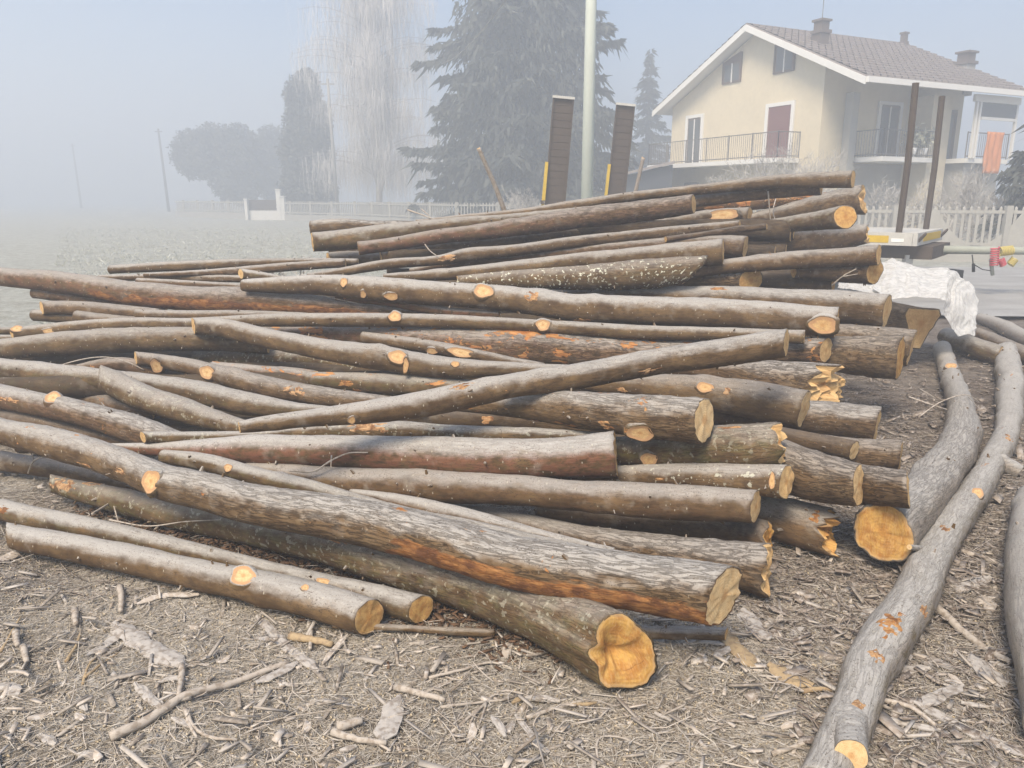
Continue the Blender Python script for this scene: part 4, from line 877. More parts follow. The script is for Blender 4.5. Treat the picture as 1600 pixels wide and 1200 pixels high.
tr0 = atY(1427, 366, 12.2); trO = np.array([tr0[0], tr0[1], 0]); DZ = tr0[2]
la = np.array([-.975, .222, 0]); lb = np.array([.60, .80, 0]); lb /= np.linalg.norm(lb); la = np.array([-lb[1], lb[0], 0])   # la: towards the ramps, lb: across
def TP(a, b, z): return trO + la * a + lb * b + np.array([0, 0, z])
def tbox(mb, a0, a1, b0, b1, z0, z1): return mb.hexa([TP(a0,b0,z0),TP(a1,b0,z0),TP(a1,b1,z0),TP(a0,b1,z0),TP(a0,b0,z1),TP(a1,b0,z1),TP(a1,b1,z1),TP(a0,b1,z1)][::1])
tl = thing('machine_trailer', 'low flatbed trailer with yellow edge boards, stakes and raised ramps parked behind the pile', 'trailer', TP(3, 1, 0))
LEN, WID = 6.6, 2.3
mb = MB(); tbox(mb, .06, LEN, .06, WID - .06, DZ - .14, DZ - .03); mb.build('chassis', M_RUST, tl)
nb = 14
for i in range(nb):
    b0 = .05 + (WID - .1) * i / nb; mb = MB(); tbox(mb, .03, LEN - .02, b0 + .006, b0 + (WID - .1) / nb - .006, DZ - .028, DZ + .012); mb.build('deck_plank', M_DECK, tl)
for (a0, a1, b0, b1) in ((0, LEN, -.02, .05), (0, LEN, WID - .05, WID + .02)):
    mb = MB(); tbox(mb, a0, a1, b0, b1, DZ - .18, DZ + .02); mb.build('side_rail', M_DECK, tl)
mb = MB(); tbox(mb, -.07, -.005, -.02, WID + .02, DZ - .18, DZ + .02); mb.build('front_rail', M_DECK, tl)
for a0, a1 in ((.34, 1.3), (1.6, 2.4), (2.8, 3.6)):
    mb = MB(); tbox(mb, a0, a1, -.026, -.022, DZ - .14, DZ - .03); mb.build('yellow_strip', M_YEL, tl)
mb = MB(); tbox(mb, .12, .30, -.026, -.022, DZ - .125, DZ - .07); mb.build('reflector', simple('reflector', (.8, .8, .75), .4), tl)
mb = MB(); tbox(mb, -.078, -.073, .45, WID - .25, DZ - .13, DZ - .01); mb.build('yellow_strip', M_YEL, tl)
for (a, b) in ((-.10, .14), (-.10, WID - .1)):
    mb = MB(); th = np.linspace(0, 2*PI, 15); mb.tube([TP(a - .05 * math.sin(x), b + .07 * math.cos(x), DZ - .06 + .07 * math.sin(x)) for x in th], .018, 6, False); mb.build('tie_ring', M_RUST, tl, True)
def stake(px0, py0, px1, py1, a, b):
    base = TP(a, b, DZ - .12); mb = MB(); top = base + np.array([0, 0, 2.35]); mb.tube([base, base * .5 + top * .5 + np.array([.02, 0, 0]), top], .052, 8); mb.build('stake', M_RUST, tl)
stake(0, 0, 0, 0, .22, .05); stake(0, 0, 0, 0, .16, 2.02)
for (a, b) in ((2.6, .05), (3.5, .05), (2.6, WID - .3), (3.5, WID - .3)):
    c = TP(a, b, .36); mb = MB(); mb.tube([c, c + lb * .25], .36, 24); wh = mb.build('wheel', M_BLACK, tl, True)
    mb = MB(); mb.tube([c - lb * .012, c + lb * .1], .19, 16); mb.build('rim', M_DECK, wh)
# drawbar runs out of the photo to the right
mb = MB(); d0 = TP(.4, WID / 2, DZ - .30); d1 = np.array(atY(1606, 392, 12.9)); d2 = d1 + (d1 - d0) / np.linalg.norm(d1 - d0) * 2.2; mb.tube([d0, d1, d2], [.075, .065, .06], 10); mb.build('drawbar', M_GREEN, tl, True)
mb = MB(); tbox(mb, -.25, .5, .3, WID - .3, DZ - .40, DZ - .2); mb.build('front_bolster', M_RUST, tl)
for (px, py) in ((1437, 397), (1442, 410)):
    c = atY(px, py, 12.4)
mb = MB(); mb.box(TP(.1, .35, .42), (.12, .12, .6)); mb.build('support_leg', M_DECK, tl)
mb = MB(); mb.box(TP(-.3, WID * .5, .36), (.55, .3, .18)); mb.build('tool_box', M_BLACK, tl)
def coil(center, axis, R_, r_, turns, length, mat, name):
    axis = np.array(axis, float); axis /= np.linalg.norm(axis); u = np.cross(axis, [0, 1, 0.1]); u /= np.linalg.norm(u); v = np.cross(axis, u); th = np.linspace(0, turns * 2 * PI, turns * 12)
    P = [np.array(center) + axis * (t / (turns * 2 * PI) - .5) * length + R_ * (math.cos(t) * u + math.sin(t) * v) for t in th]; mb = MB(); mb.tube(P, r_, 6); mb.build(name, mat, tl, True)
c = atY(1554, 401, 12.6); coil(c, (.15, .1, -1), .06, .011, 8, .30, M_RED, 'red_air_hose')
c = atY(1566, 410, 12.6); coil(c, (.5, .1, -.8), .045, .010, 5, .12, M_RED, 'red_air_hose')
c = atY(1572, 392, 12.8); coil(c, (1, .1, .1), .07, .010, 8, .22, M_YHOSE, 'yellow_air_hose')
c = atY(1582, 409, 12.8); coil(c, (.6, .1, .8), .055, .010, 5, .12, M_YHOSE, 'yellow_air_hose')
mb = MB(); mb.tube([atY(1519, 398, 12.7), atY(1520, 408, 12.7), atY(1521, 414, 12.7)], .009, 6); mb.tube([atY(1521, 412, 12.7), atY(1521, 425, 12.7)], .025, 10); mb.tube([atY(1523, 414, 12.7), atY(1535, 421, 12.7), atY(1548, 423, 12.7)], .008, 6); mb.build('electric_plug', M_BLACK, tl, True)
mb = MB(); mb.tube([atY(1548, 405, 12.7), atY(1551, 430, 12.7)], .03, 8); mb.build('coupling_stand', M_GREEN, tl, True)
# ramps
def ramp(x0, x1, ytop, xb0, Yd, k):
    t0, t1 = atY(x0, ytop, Yd), atY(x1, ytop + 3, Yd); b0 = atY(xb0, 372, Yd - .35 * 0 + .0); wv = np.array([t1[0] - t0[0], 0.0, 0]); b0[2] = .75; b1 = b0 + wv * 1.02
    n_ = np.array([0, -1., 0])
    def at(f, g, o): p = (b0 * (1 - f) + t0 * f) * (1 - g) + (b1 * (1 - f) + t1 * f) * g; return p + np.array([0, o, 0])
    rp = tl
    for g0 in (0, .93):
        mb = MB(); mb.hexa([at(0, g0, -.05), at(0, g0 + .07, -.05), at(0, g0 + .07, .05), at(0, g0, .05), at(1, g0, -.05), at(1, g0 + .07, -.05), at(1, g0 + .07, .05), at(1, g0, .05)]); mb.build('ramp_side', M_RUST, rp)
    mb = MB(); mb.hexa([at(0, .07, .03), at(0, .93, .03), at(0, .93, .045), at(0, .07, .045), at(.99, .07, .03), at(.99, .93, .03), at(.99, .93, .045), at(.99, .07, .045)]); mb.build('ramp_plate', M_RUST, rp)
    ns = 20
    for i in range(ns):
        f0 = i / ns; f1 = f0 + .965 / ns; o = .004 + .006 * (i % 2); mb = MB(); mb.hexa([at(f0, .07, o - .02), at(f0, .93, o - .02), at(f0, .93, o + .02), at(f0, .07, o + .02), at(f1, .07, o - .02), at(f1, .93, o - .02), at(f1, .93, o + .02), at(f1, .07, o + .02)]); mb.build('ramp_slat', M_RUST, rp)
    mb = MB(); mb.hexa([at(.995, -.02, -.07), at(.995, 1.02, -.07), at(.995, 1.02, .07), at(.995, -.02, .07), at(1.012, -.02, -.07), at(1.012, 1.02, -.07), at(1.012, 1.02, .07), at(1.012, -.02, .07)]); mb.build('ramp_lip', M_DECK, rp)
    # yellow prop arm on the left side
    fy = .56; mb = MB(); mb.hexa([at(0, -.17, -.10), at(0, .0, -.10), at(0, .0, -.05), at(0, -.17, -.05), at(fy, -.13, -.10), at(fy, .02, -.10), at(fy, .02, -.05), at(fy, -.13, -.05)]); mb.build('yellow_prop', M_YEL, rp)
    mb = MB(); mb.box(at(fy * .5, -.08, -.11), (.10, .05, .07)); mb.build('prop_clamp', M_RUST, rp)
    A, B = at(.28, -.03, -.12), at(.02, .35, -.14); mb = MB()
    for i in range(12):
        c = A * (1 - i / 11) + B * (i / 11) + np.array([0, 0, -.05 * math.sin(PI * i / 11)]); th = np.linspace(0, 2 * PI, 9); e = np.array([1, 0, 0]) if i % 2 else np.array([0, 1., 0]); d = (B - A) / np.linalg.norm(B - A)
        mb.tube([c + d * .032 * math.cos(x) + e * .016 * math.sin(x) for x in th], .005, 5, False)
    mb.build('safety_chain', M_DECK, rp, True)
ramp(864, 897, 152, 846, 16.0, 0); ramp(963, 992, 163, 941, 17.4, 1)

# ------------------------------------------------------------ plastic sheet over the thick trunk
def sheet():
    m = N('cloudy_plastic_film'); p = m.coord(); nz = m.noise(p, 14., 5, .6, .6); n2 = m.noise(p, 50., 4, .6)
    m.t.nodes.remove(m.b); d = m.n('ShaderNodeBsdfDiffuse', {'Color': (.88, .88, .86), 'Roughness': .5}); tr = m.n('ShaderNodeBsdfTranslucent', {'Color': (.90, .90, .88)}); g = m.n('ShaderNodeBsdfGlossy', {'Color': (.9, .9, .9), 'Roughness': .25}); tp = m.n('ShaderNodeBsdfTransparent')
    bp = m.n('ShaderNodeBump', {'Height': m.math('ADD', nz, m.math('MULTIPLY', n2, .12)), 'Strength': .25, 'Distance': .01})
    for x in (d, tr, g): m.t.links.new(bp.outputs[0], x.inputs['Normal'])
    def ms(f, a, b): x = m.n('ShaderNodeMixShader', {0: f}); m.t.links.new(a.outputs[0], x.inputs[1]); m.t.links.new(b.outputs[0], x.inputs[2]); return x
    s = ms(.5, d, tr); s = ms(.10, s, g); s = ms(m.rng(nz, .35, .65, .08, .42), s, tp); m.t.links.new(s.outputs[0], m.out.inputs[0])
    def grid(top, bot, Yt, Yb, nu, nv, seed, amp):
        tu = np.linspace(0, 1, nu); st = np.linspace(0, 1, len(top)); sb = np.linspace(0, 1, len(bot)); V = []
        for v in np.linspace(0, 1, nv):
            for u in tu:
                a = [np.interp(u, st, [q[i] for q in top]) for i in (0, 1)]; b = [np.interp(u, sb, [q[i] for q in bot]) for i in (0, 1)]
                ya = np.interp(u, np.linspace(0, 1, len(Yt)), Yt); yb = np.interp(u, np.linspace(0, 1, len(Yb)), Yb)
                px = a[0] * (1 - v) + b[0] * v; py = a[1] * (1 - v) + b[1] * v; Y = ya + (yb - ya) * (v ** .8)
                V.append(atY(px, py, Y))
        V = np.array(V); q = V * 4.5 + seed
        def rdg(q): return (1 - 2.2 * np.abs(pn(q)))
        uu = np.tile(tu, nv) * 3.2; vv = np.repeat(np.linspace(0, 1, nv), nu); z0_ = 0 * uu
        wv_ = pn(np.stack([uu * 1.2, vv * 1.6, z0_ + seed], -1))
        g1 = pn(np.stack([uu * 1.5 + 1.2 * wv_, vv * .9, z0_ + seed + 4], -1)); g2 = pn(np.stack([uu * 1.0 + vv * 2, vv * 2.4 - uu * .8 + wv_, z0_ + seed + 9], -1)); g3 = pn(np.stack([uu * 4.5 + 2 * wv_, vv * 1.6 + uu, z0_ + seed + 14], -1))
        fold = (1 - 2.6 * np.abs(g1)) * .6 + g2 * .8 + (1 - 2.6 * np.abs(g3)) * .42
        V[:, 1] -= amp * .7 * fold; V[:, 2] += amp * .4 * (fold + pn(q * 1.7 + 5)); V[:, 0] += amp * .3 * pn(q * 1.7 + 11); V[:, 2] = np.maximum(V[:, 2], .03)
        i = np.arange(nu * nv).reshape(nv, nu); return V, np.stack([i[:-1, :-1], i[1:, :-1], i[1:, 1:], i[:-1, 1:]], -1).reshape(-1, 4)
    V, Fq = grid([(1362,436),(1376,410),(1392,404),(1414,411),(1448,420),(1480,419),(1502,432),(1518,446),(1527,470)], [(1366,452),(1388,471),(1410,467),(1430,466),(1456,466),(1474,470),(1478,500),(1492,526),(1524,524)], [8.0, 8.1, 8.1, 8.0, 7.9], [6.95, 6.93, 6.9, 7.0, 7.4], 130, 60, 3., .045)
    V2, F2 = grid([(1310,442),(1340,443),(1376,446)], [(1308,450),(1340,455),(1378,462)], [7.3, 7.3], [6.95, 6.95], 50, 14, 8., .02)
    o = mk('plastic_sheet', np.vstack([V, V2]), np.vstack([Fq, F2 + len(V)]), m.m); tag(o, 'crumpled translucent white plastic sheet draped over the thick trunk at the right', 'plastic sheet')
    md = o.modifiers.new('thickness', 'SOLIDIFY'); md.thickness = .002
sheet()
# ------------------------------------------------------------ fences
M_CONC = simple('pale_concrete', (.37, .36, .325), .9, .35, 3., .1, .004)
M_WHITE = simple('white_plaster', (.66, .65, .61), .9, .15, 1.5)
def fence(label, pts, h, sp, base_h, npick, buttress=()):
    P = np.array(pts, float); seg = np.hypot(*np.diff(P, axis=0).T); s = np.concatenate([[0], np.cumsum(seg)])
    at = lambda d: np.array([np.interp(d, s, P[:, 0]), np.interp(d, s, P[:, 1])])
    f = thing('picket_fence', label, 'fence', (*at(s[-1] / 2), 0), None)
    cnt = 0; rest = MB(); me = None
    nT = int(s[-1] / sp); order = list(range(nT))
    for i in order:
        p = at((i + .5) * sp); q = at((i + .5) * sp + .01); a = math.atan2(q[1] - p[1], q[0] - p[0])
        if cnt < npick:
            if me is None:
                mb = MB(); mb.box((0, 0, (h + base_h) / 2), (.065, .05, h - base_h)); mb.add([(-.032,-.025,h),(.032,-.025,h),(.032,.025,h),(-.032,.025,h),(0,0,h+.05)], [(0,1,4),(1,2,4),(2,3,4),(3,0,4)])
                me = bpy.data.meshes.new('picket'); V = np.concatenate(mb.v); me.from_pydata([tuple(v) for v in V], [], mb.f); me.materials.append(M_CONC)
            o = bpy.data.objects.new('picket', me); COL.objects.link(o); o.parent = f; o.location = (p[0] - f.location[0], p[1] - f.location[1], 0); o.rotation_euler = (0, 0, a); cnt += 1
        else:
            rest.box((p[0], p[1], (h + base_h) / 2), (.065, .05, h - base_h))
    if rest.n: o = rest.build('far_pickets', M_CONC, f); tag(o, kind='stuff')
    def beam(z0, z1, th, name):
        mb = MB()
        for i in range(len(P) - 1):
            d = (P[i+1] - P[i]) / seg[i]; nn = np.array([-d[1], d[0]]) * th / 2; A, B = P[i], P[i+1]
            mb.hexa([(*(A - nn), z0), (*(B - nn), z0), (*(B + nn), z0), (*(A + nn), z0), (*(A - nn), z1), (*(B - nn), z1), (*(B + nn), z1), (*(A + nn), z1)])
        mb.build(name, M_CONC, f)
    beam(-.1, base_h, .22, 'plinth'); beam(h - .14, h - .06, .075, 'rail'); beam(base_h + .1, base_h + .18, .078, 'rail')
    for d in np.arange(0, s[-1] + .01, 2.6 if sp > .13 else 2.6):
        p = at(d); mb = MB(); mb.box((p[0], p[1], h / 2), (.16, .16, h + .12)); mb.build('post', M_CONC, f)
    for d in buttress:      # curved concrete panel flanking a post
        p = at(d); q = at(d + .01); dx = (q - p) / .01; mb = MB(); nn = np.array([-dx[1], dx[0]]) * .045
        xs = np.linspace(-1.15, 1.15, 25); top = [(h + .0) * (1 - abs(x) / 1.15) ** 1.9 * .95 + base_h * 1.0 * (abs(x) / 1.15) + .12 for x in xs]
        V = [];
        for x, t in zip(xs, top):
            c = p + dx * x
            for sgn in (-1, 1):
                for z in (base_h * .9, max(t, base_h + .02)): V.append((*(c + nn * sgn), z))
        Fq = []
        for i in range(len(xs) - 1):
            a = i * 4; b = a + 4; Fq += [(a, b, b + 1, a + 1), (a + 3, b + 3, b + 2, a + 2), (a + 1, b + 1, b + 3, a + 3), (a + 2, b + 2, b, a)]
        mb.add(V, Fq); mb.build('curved_panel', M_CONC, f)
    return f
def XY(px, Y): p = atY(px, 330, Y); return (p[0], p[1])
fence('white concrete picket fence with curved panels in front of the house', [XY(1240, 22.5), XY(1700, 19.5)], 1.36, .165, .30, 120, (3.55, 5.6, 8.0))
fence('long pale picket fence behind the pile, left of the metal pole', [XY(1000, 36), XY(700, 42), XY(560, 52), XY(446, 58)], 1.35, .20, .45, 170)
fence('faint pale fence in the fog left of the gate', [XY(384, 62), XY(275, 70)], 1.4, .25, .5, 0)
gt = thing('garden_gate', 'low white wall with dark gate and white pillars in the left fog', 'gate', (*XY(412, 60), 0))
a, b = np.array(XY(386, 60)), np.array(XY(436, 60))
mb = MB(); mb.box(((a[0]+b[0])/2, 60, .33), (b[0]-a[0], .25, .75)); mb.build('low_wall', M_WHITE, gt)
mb = MB(); mb.box(((a[0]+b[0])/2, 60.05, 1.1), (b[0]-a[0]-.05, .06, .8)); mb.build('gate_leaf', M_RUST, gt)
for x, hh, wd in ((437, 2.2, .32), (443, 1.7, .3), (386, 1.5, .2)):
    c = XY(x, 59.8); mb = MB(); mb.box((c[0], c[1], hh / 2), (wd, .4, hh)); mb.box((c[0], c[1], hh + .04), (wd + .1, .5, .08)); mb.build('pillar', M_WHITE, gt)

# ------------------------------------------------------------ the house
HO = np.array([11.4, 30.0]); HG = np.array([-.44, .898]); HG /= np.linalg.norm(HG); HH = np.array([HG[1], -HG[0]])
def HP(u, v, z): q = HO + HG * u + HH * v; return (q[0], q[1], z)
def hb(u0, u1, v0, v1, z0, z1, mb=None):
    mb = mb or MB(); return mb.hexa([HP(u0,v0,z0),HP(u0,v1,z0),HP(u1,v1,z0),HP(u1,v0,z0),HP(u0,v0,z1),HP(u0,v1,z1),HP(u1,v1,z1),HP(u1,v0,z1)])
M_CREAM = simple('cream_plaster', (.66, .58, .42), .9, .22, .7)
M_TILE = simple('grey_roof_tile', (.27, .235, .215), .9, .35, 2.)
M_SHUT = simple('maroon_shutter', (.20, .085, .075), .7, .2, 4.)
M_BROWN = simple('brown_window_wood', (.13, .09, .07), .7, .3, 4.)
M_GLASS = simple('dim_glass', (.09, .10, .105), .2, .2, 2., .5)
M_FRAME = simple('white_trim', (.74, .73, .69), .8, .1, 2.)
M_RAIL = simple('iron_railing', (.16, .15, .14), .7, .2, 5.)
M_CHIM = simple('dark_chimney', (.15, .125, .11), .9, .3, 4.)
M_CLOTH = simple('orange_blanket', (.62, .25, .10), .95, .3, 5.)
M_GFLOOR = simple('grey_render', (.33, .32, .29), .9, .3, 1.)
hs_ = thing('cream_house', 'cream two storey house with broad pitched roof, balconies and chimney at the upper right', 'house', HP(4, 4, 0))
HW, HD, ZE, ZA = 8.9, 7.9, 5.6, 8.3; UO, UL, VO = 2.35, .7, .6; UA = (HW + UL - UO) / 2
def roofz(u): return ZE + (ZA - ZE) * (u + UO) / (UA + UO) if u < UA else ZE + (ZA - ZE) * (HW + UL - u) / (HW + UL - UA)
mb = MB(); off = .22
prof = [(0, 0), (HW, 0), (HW, roofz(HW) - off), (UA, ZA - off), (0, roofz(0) - off)]
V = [HP(u, 0, z) for u, z in prof] + [HP(u, HD, z) for u, z in prof]
mb.add(V, [(4,3,2,1,0), (5,6,7,8,9)] + [(i, (i+1) % 5, 5 + (i+1) % 5, 5 + i) for i in range(5)]); mb.build('wall', M_CREAM, hs_)
# roof slabs, each a part; courses as thin steps
for (ua, ub, nm) in ((-UO, UA, 'roof'), (HW + UL, UA, 'roof')):
    mb = MB(); za, zb = ZE, ZA; v0, v1 = -VO, HD + VO
    mb.hexa([HP(ua, v0, za - .10), HP(ua, v1, za - .10), HP(ub, v1, zb - .10), HP(ub, v0, zb - .10), HP(ua, v0, za + .03), HP(ua, v1, za + .03), HP(ub, v1, zb + .03), HP(ub, v0, zb + .03)])
    rf = mb.build(nm, M_TILE, hs_)
    mb = MB(); nr = 17
    for i in range(nr):
        f0 = i / nr; f1 = (i + 1.08) / nr; ru = lambda f: ua + (ub - ua) * f; rz = lambda f: za + (zb - za) * f
        nc = 26
        for j in range(nc):
            vv0 = v0 + (v1 - v0) * j / nc; vv1 = v0 + (v1 - v0) * (j + .84) / nc; dz = rnd.uniform(0, .012)
            mb.add([HP(ru(f0), vv0, rz(f0) + .085 + dz), HP(ru(f0), vv1, rz(f0) + .085 + dz), HP(ru(min(f1, 1)), vv1, rz(min(f1, 1)) + .04), HP(ru(min(f1, 1)), vv0, rz(min(f1, 1)) + .04), HP(ru(f0), vv0, rz(f0) + .031), HP(ru(f0), vv1, rz(f0) + .031)], [(0,1,2,3), (4,5,1,0)])
    tt = mb.build('tiles', M_TILE, rf); tag(tt, kind='stuff')
# white fascia boards
mb = MB()
for (ua, ub) in ((-UO, UA), (HW + UL, UA)):
    mb = MB(); mb.hexa([HP(ua, -VO-.06, ZE-.27), HP(ua, -VO-.001, ZE-.27), HP(ub, -VO-.001, ZA-.27), HP(ub, -VO-.06, ZA-.27), HP(ua, -VO-.06, ZE-.03), HP(ua, -VO-.001, ZE-.03), HP(ub, -VO-.001, ZA-.03), HP(ub, -VO-.06, ZA-.03)]); mb.build('fascia', M_FRAME, hs_)
hb(-UO-.10, -UO, -VO, HD+VO, ZE-.20, ZE-.01).build('gutter', M_FRAME, hs_)
# soffit of the deep eave, corner piers
for (ua, ub) in ((-UO + .02, UA), (HW + UL - .02, UA)):
    mb = MB(); mb.hexa([HP(ua, -VO+.02, ZE-.16), HP(ua, HD+VO-.02, ZE-.16), HP(ub, HD+VO-.02, ZA-.16), HP(ub, -VO+.02, ZA-.16), HP(ua, -VO+.02, ZE-.105), HP(ua, HD+VO-.02, ZE-.105), HP(ub, HD+VO-.02, ZA-.105), HP(ub, -VO+.02, ZA-.105)]); mb.build('soffit', M_FRAME, hs_)
hb(-1.7, -.031, 5.95, 8.1, 0, 2.92).build('veranda_base', M_GFLOOR, hs_)
def opening(u0, u1, z0, z1, mat, trim=.14, slant=0., face=0., name='window', onside=False, vpos=None, split=True):
    def B(a0, a1, o0, o1, zz0, zz1, mb=None, zt=None):
        mb = mb or MB(); zt = zt or (zz1, zz1)
        if onside: return mb.hexa([HP(-o0, a0, zz0), HP(-o0, a1, zz0), HP(-o1, a1, zz0), HP(-o1, a0, zz0), HP(-o0, a0, zt[0]), HP(-o0, a1, zt[1]), HP(-o1, a1, zt[1]), HP(-o1, a0, zt[0])])
        return mb.hexa([HP(a0, -o0, zz0), HP(a0, -o1, zz0), HP(a1, -o1, zz0), HP(a1, -o0, zz0), HP(a0, -o0, zt[0]), HP(a0, -o1, zt[0]), HP(a1, -o1, zt[1]), HP(a1, -o0, zt[1])])
    w_ = B(u0, u1, .012, .05, z0, z1, None, (z1, z1 - slant)).build(name, mat, hs_)
    if trim:
        t = MB(); B(u0 - trim, u0, .011, .085, z0, z1 + trim * .9, t, (z1 + trim*.9, z1 + trim*.9)); B(u1, u1 + trim, .011, .085, z0, z1 + trim * .9, t, (z1 + trim*.9 - slant, z1 + trim*.9 - slant)); B(u0, u1, .011, .084, z1 + .002 if not slant else z1 - slant + .002, z1 + trim * .88, t, (z1 + trim*.88, z1 + trim*.88 - slant)); t.build('frame', M_FRAME if trim > .1 else M_BROWN, w_)
    if split:
        um = (u0 + u1) / 2
        B(u0 + .07, um - .05, .051, .058, z0 + .08, z1 - .1 - slant).build('pane', M_GLASS, w_); B(um + .05, u1 - .07, .051, .058, z0 + .08, z1 - .1 - slant).build('pane', M_GLASS, w_)
        B(um - .03, um + .03, .051, .07, z0 + .02, z1 - .05 - slant).build('mullion', M_FRAME, w_)
    else:
        mb = MB(); ns = 16
        for i in range(ns): zz = z0 + (z1 - z0) * (i + .1) / ns; B(u0 + .05, u1 - .05, .051, .062, zz, zz + (z1 - z0) / ns * .7, mb)
        tag(mb.build('shutter_slats', mat, w_), kind='stuff')
opening(1.45, 2.65, 3.12, 5.1, M_SHUT, .16, name='door', split=False)
opening(6.75, 7.65, 3.12, 5.1, M_BROWN, .16, name='door')
opening(1.55, 2.5, 6.32, 7.35, M_BROWN, .06)
opening(4.45, 5.45, 6.3, 7.40, M_BROWN, .06, .28)
opening(6.8, 7.6, 1.5, 2.25, M_BROWN, .06)
opening(3.05, 4.1, 3.12, 5.1, M_BROWN, .14, name='door', onside=True)
opening(6.2, 7.4, 3.12, 5.0, M_BROWN, .10, name='door', onside=True)
def balcony(u0, u1, v0, v1, sides):
    sl_ = hb(u0, u1, v0, v1, 2.93, 3.10).build('balcony', M_FRAME, hs_)
    mb = MB(); rm = MB()
    for (A, B) in sides:
        A, B = np.array(A), np.array(B); Ln = np.linalg.norm(B - A); n_ = int(Ln / .115)
        for i in range(n_ + 1):
            q = A + (B - A) * i / n_; mb.tube([HP(q[0], q[1], 3.1), HP(q[0], q[1], 4.02)], .009, 4, False)
        for i in range(int(Ln / 1.5) + 2):
            q = A + (B - A) * min(1, i / (int(Ln / 1.5) + 1)); MB().tube([HP(q[0], q[1], 3.02), HP(q[0], q[1], 4.08)], .026, 6).build('railing_post', M_RAIL, sl_)
        for z in (3.18, 4.05): rm.tube([HP(*A, z), HP(*B, z)], .022, 6)
    tag(mb.build('balusters', M_RAIL, sl_), kind='stuff'); rm.build('handrail', M_RAIL, sl_)
balcony(.9, 9.15, -1.15, -.01, [((.95, -1.1), (9.1, -1.1)), ((.95, -1.1), (.95, 0)), ((9.1, -1.1), (9.1, 0))])
balcony(-1.5, -.02, 1.6, 4.55, [((-1.45, 1.65), (-1.45, 4.5)), ((-1.45, 1.65), (0, 1.65))])
hb(-1.1, -.015, 4.6, 5.7, 0, ZE-.19).build('bay_wall', M_CREAM, hs_)
balcony(-1.9, -.02, 5.72, 8.3, [((-1.85, 5.75), (-1.85, 8.25))])
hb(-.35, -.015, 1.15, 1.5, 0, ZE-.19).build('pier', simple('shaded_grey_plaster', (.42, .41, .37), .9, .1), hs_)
for (u, v) in ((-1.95, 5.9), (-1.95, 6.1), (-1.95, 8.35)):
    hb(u-.05, u+.05, v-.05, v+.05, 3.1, ZE-.19).build('veranda_post', M_FRAME, hs_)
hb(-2.0, -1.92, 6.2, 8.3, 4.52, 4.62).build('veranda_rail', M_FRAME, hs_); hb(-2.02, -1.90, 5.7, 8.45, ZE-.45, ZE-.19).build('veranda_beam', M_FRAME, hs_)
hb(-1.97, -1.955, 6.2, 8.28, 4.63, ZE-.46).build('veranda_glass', M_GLASS, hs_)
# grey ground floor skin below the side balconies
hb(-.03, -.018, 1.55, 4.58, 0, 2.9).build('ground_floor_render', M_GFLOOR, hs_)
# blanket over the veranda railing
mb = MB(); V = []; nu, nv = 16, 14
for j in range(nv):
    for i in range(nu):
        v = 6.75 + 1.0 * i / (nu - 1); z = 4.10 - 1.55 * j / (nv - 1); V.append(HP(-1.93 - .03 * math.sin(i * 1.3) - .02 * math.sin(j * .6 + i), v, z))
Fq = np.array([(j*nu+i, j*nu+i+1, (j+1)*nu+i+1, (j+1)*nu+i) for j in range(nv-1) for i in range(nu-1)])
bl = mk('blanket', np.array(V), Fq, M_CLOTH); tag(bl, 'orange blanket hung over the veranda railing of the cream house', 'blanket'); bl.modifiers.new('thickness', 'SOLIDIFY').thickness = .03
# chimneys
def chimney(u, v, w_, h0, h1, mat, cap, label):
    c = hb(u - w_, u + w_, v - w_, v + w_, h0, h1).build('chimney', mat, hs_); hb(u - w_*1.25, u + w_*1.25, v - w_*1.25, v + w_*1.25, h1 + .002, h1 + .12).build('chimney_cap', cap, c)
    hb(u - w_*.9, u + w_*.9, v - w_*.9, v + w_*.9, h1 + .122, h1 + .42).build('chimney_pot', cap, c); hb(u - w_*1.2, u + w_*1.2, v - w_*1.2, v + w_*1.2, h1 + .422, h1 + .50).build('chimney_lid', cap, c)
chimney(1.6, 1.3, .22, 6.6, 7.75, M_CHIM, M_CHIM, '')
chimney(.2, 8.0, .26, 5.7, 6.9, M_GFLOOR, M_CHIM, '')
chimney(3.4, 8.2, .12, 8.0, 8.2, M_CHIM, M_CHIM, '')
mb = MB(); mb.tube([HP(1.6, 1.3, 8.2), HP(1.6, 1.3, 9.1)], .015, 5); mb.build('aerial', M_RAIL, hs_)
# flower pots on the side balcony
for (v, c) in ((3.4, 0), (4.0, 1)):
    mb = MB(); q = HP(-1.3, v, 3.1); mb.tube([q, (q[0], q[1], 3.45)], [.14, .19], 12)
    pt = thing('potted_plant', ['potted grey plant on the side balcony, nearer the door','potted grey plant on the side balcony, at its outer end'][c], 'plant', q); mb.build('pot', M_FRAME, pt, True)
    n_ = 160; Q = np.array([q[0], q[1], 3.8]) + rng.normal(0, .2, (n_, 3)); Vv = (Q[:, None] + rng.normal(0, .06, (n_, 3, 3))).reshape(-1, 3); mk('leaves', Vv, np.arange(n_*3).reshape(-1, 3), simple('frosted_leaves', (.35, .36, .28), .9), pt, False)
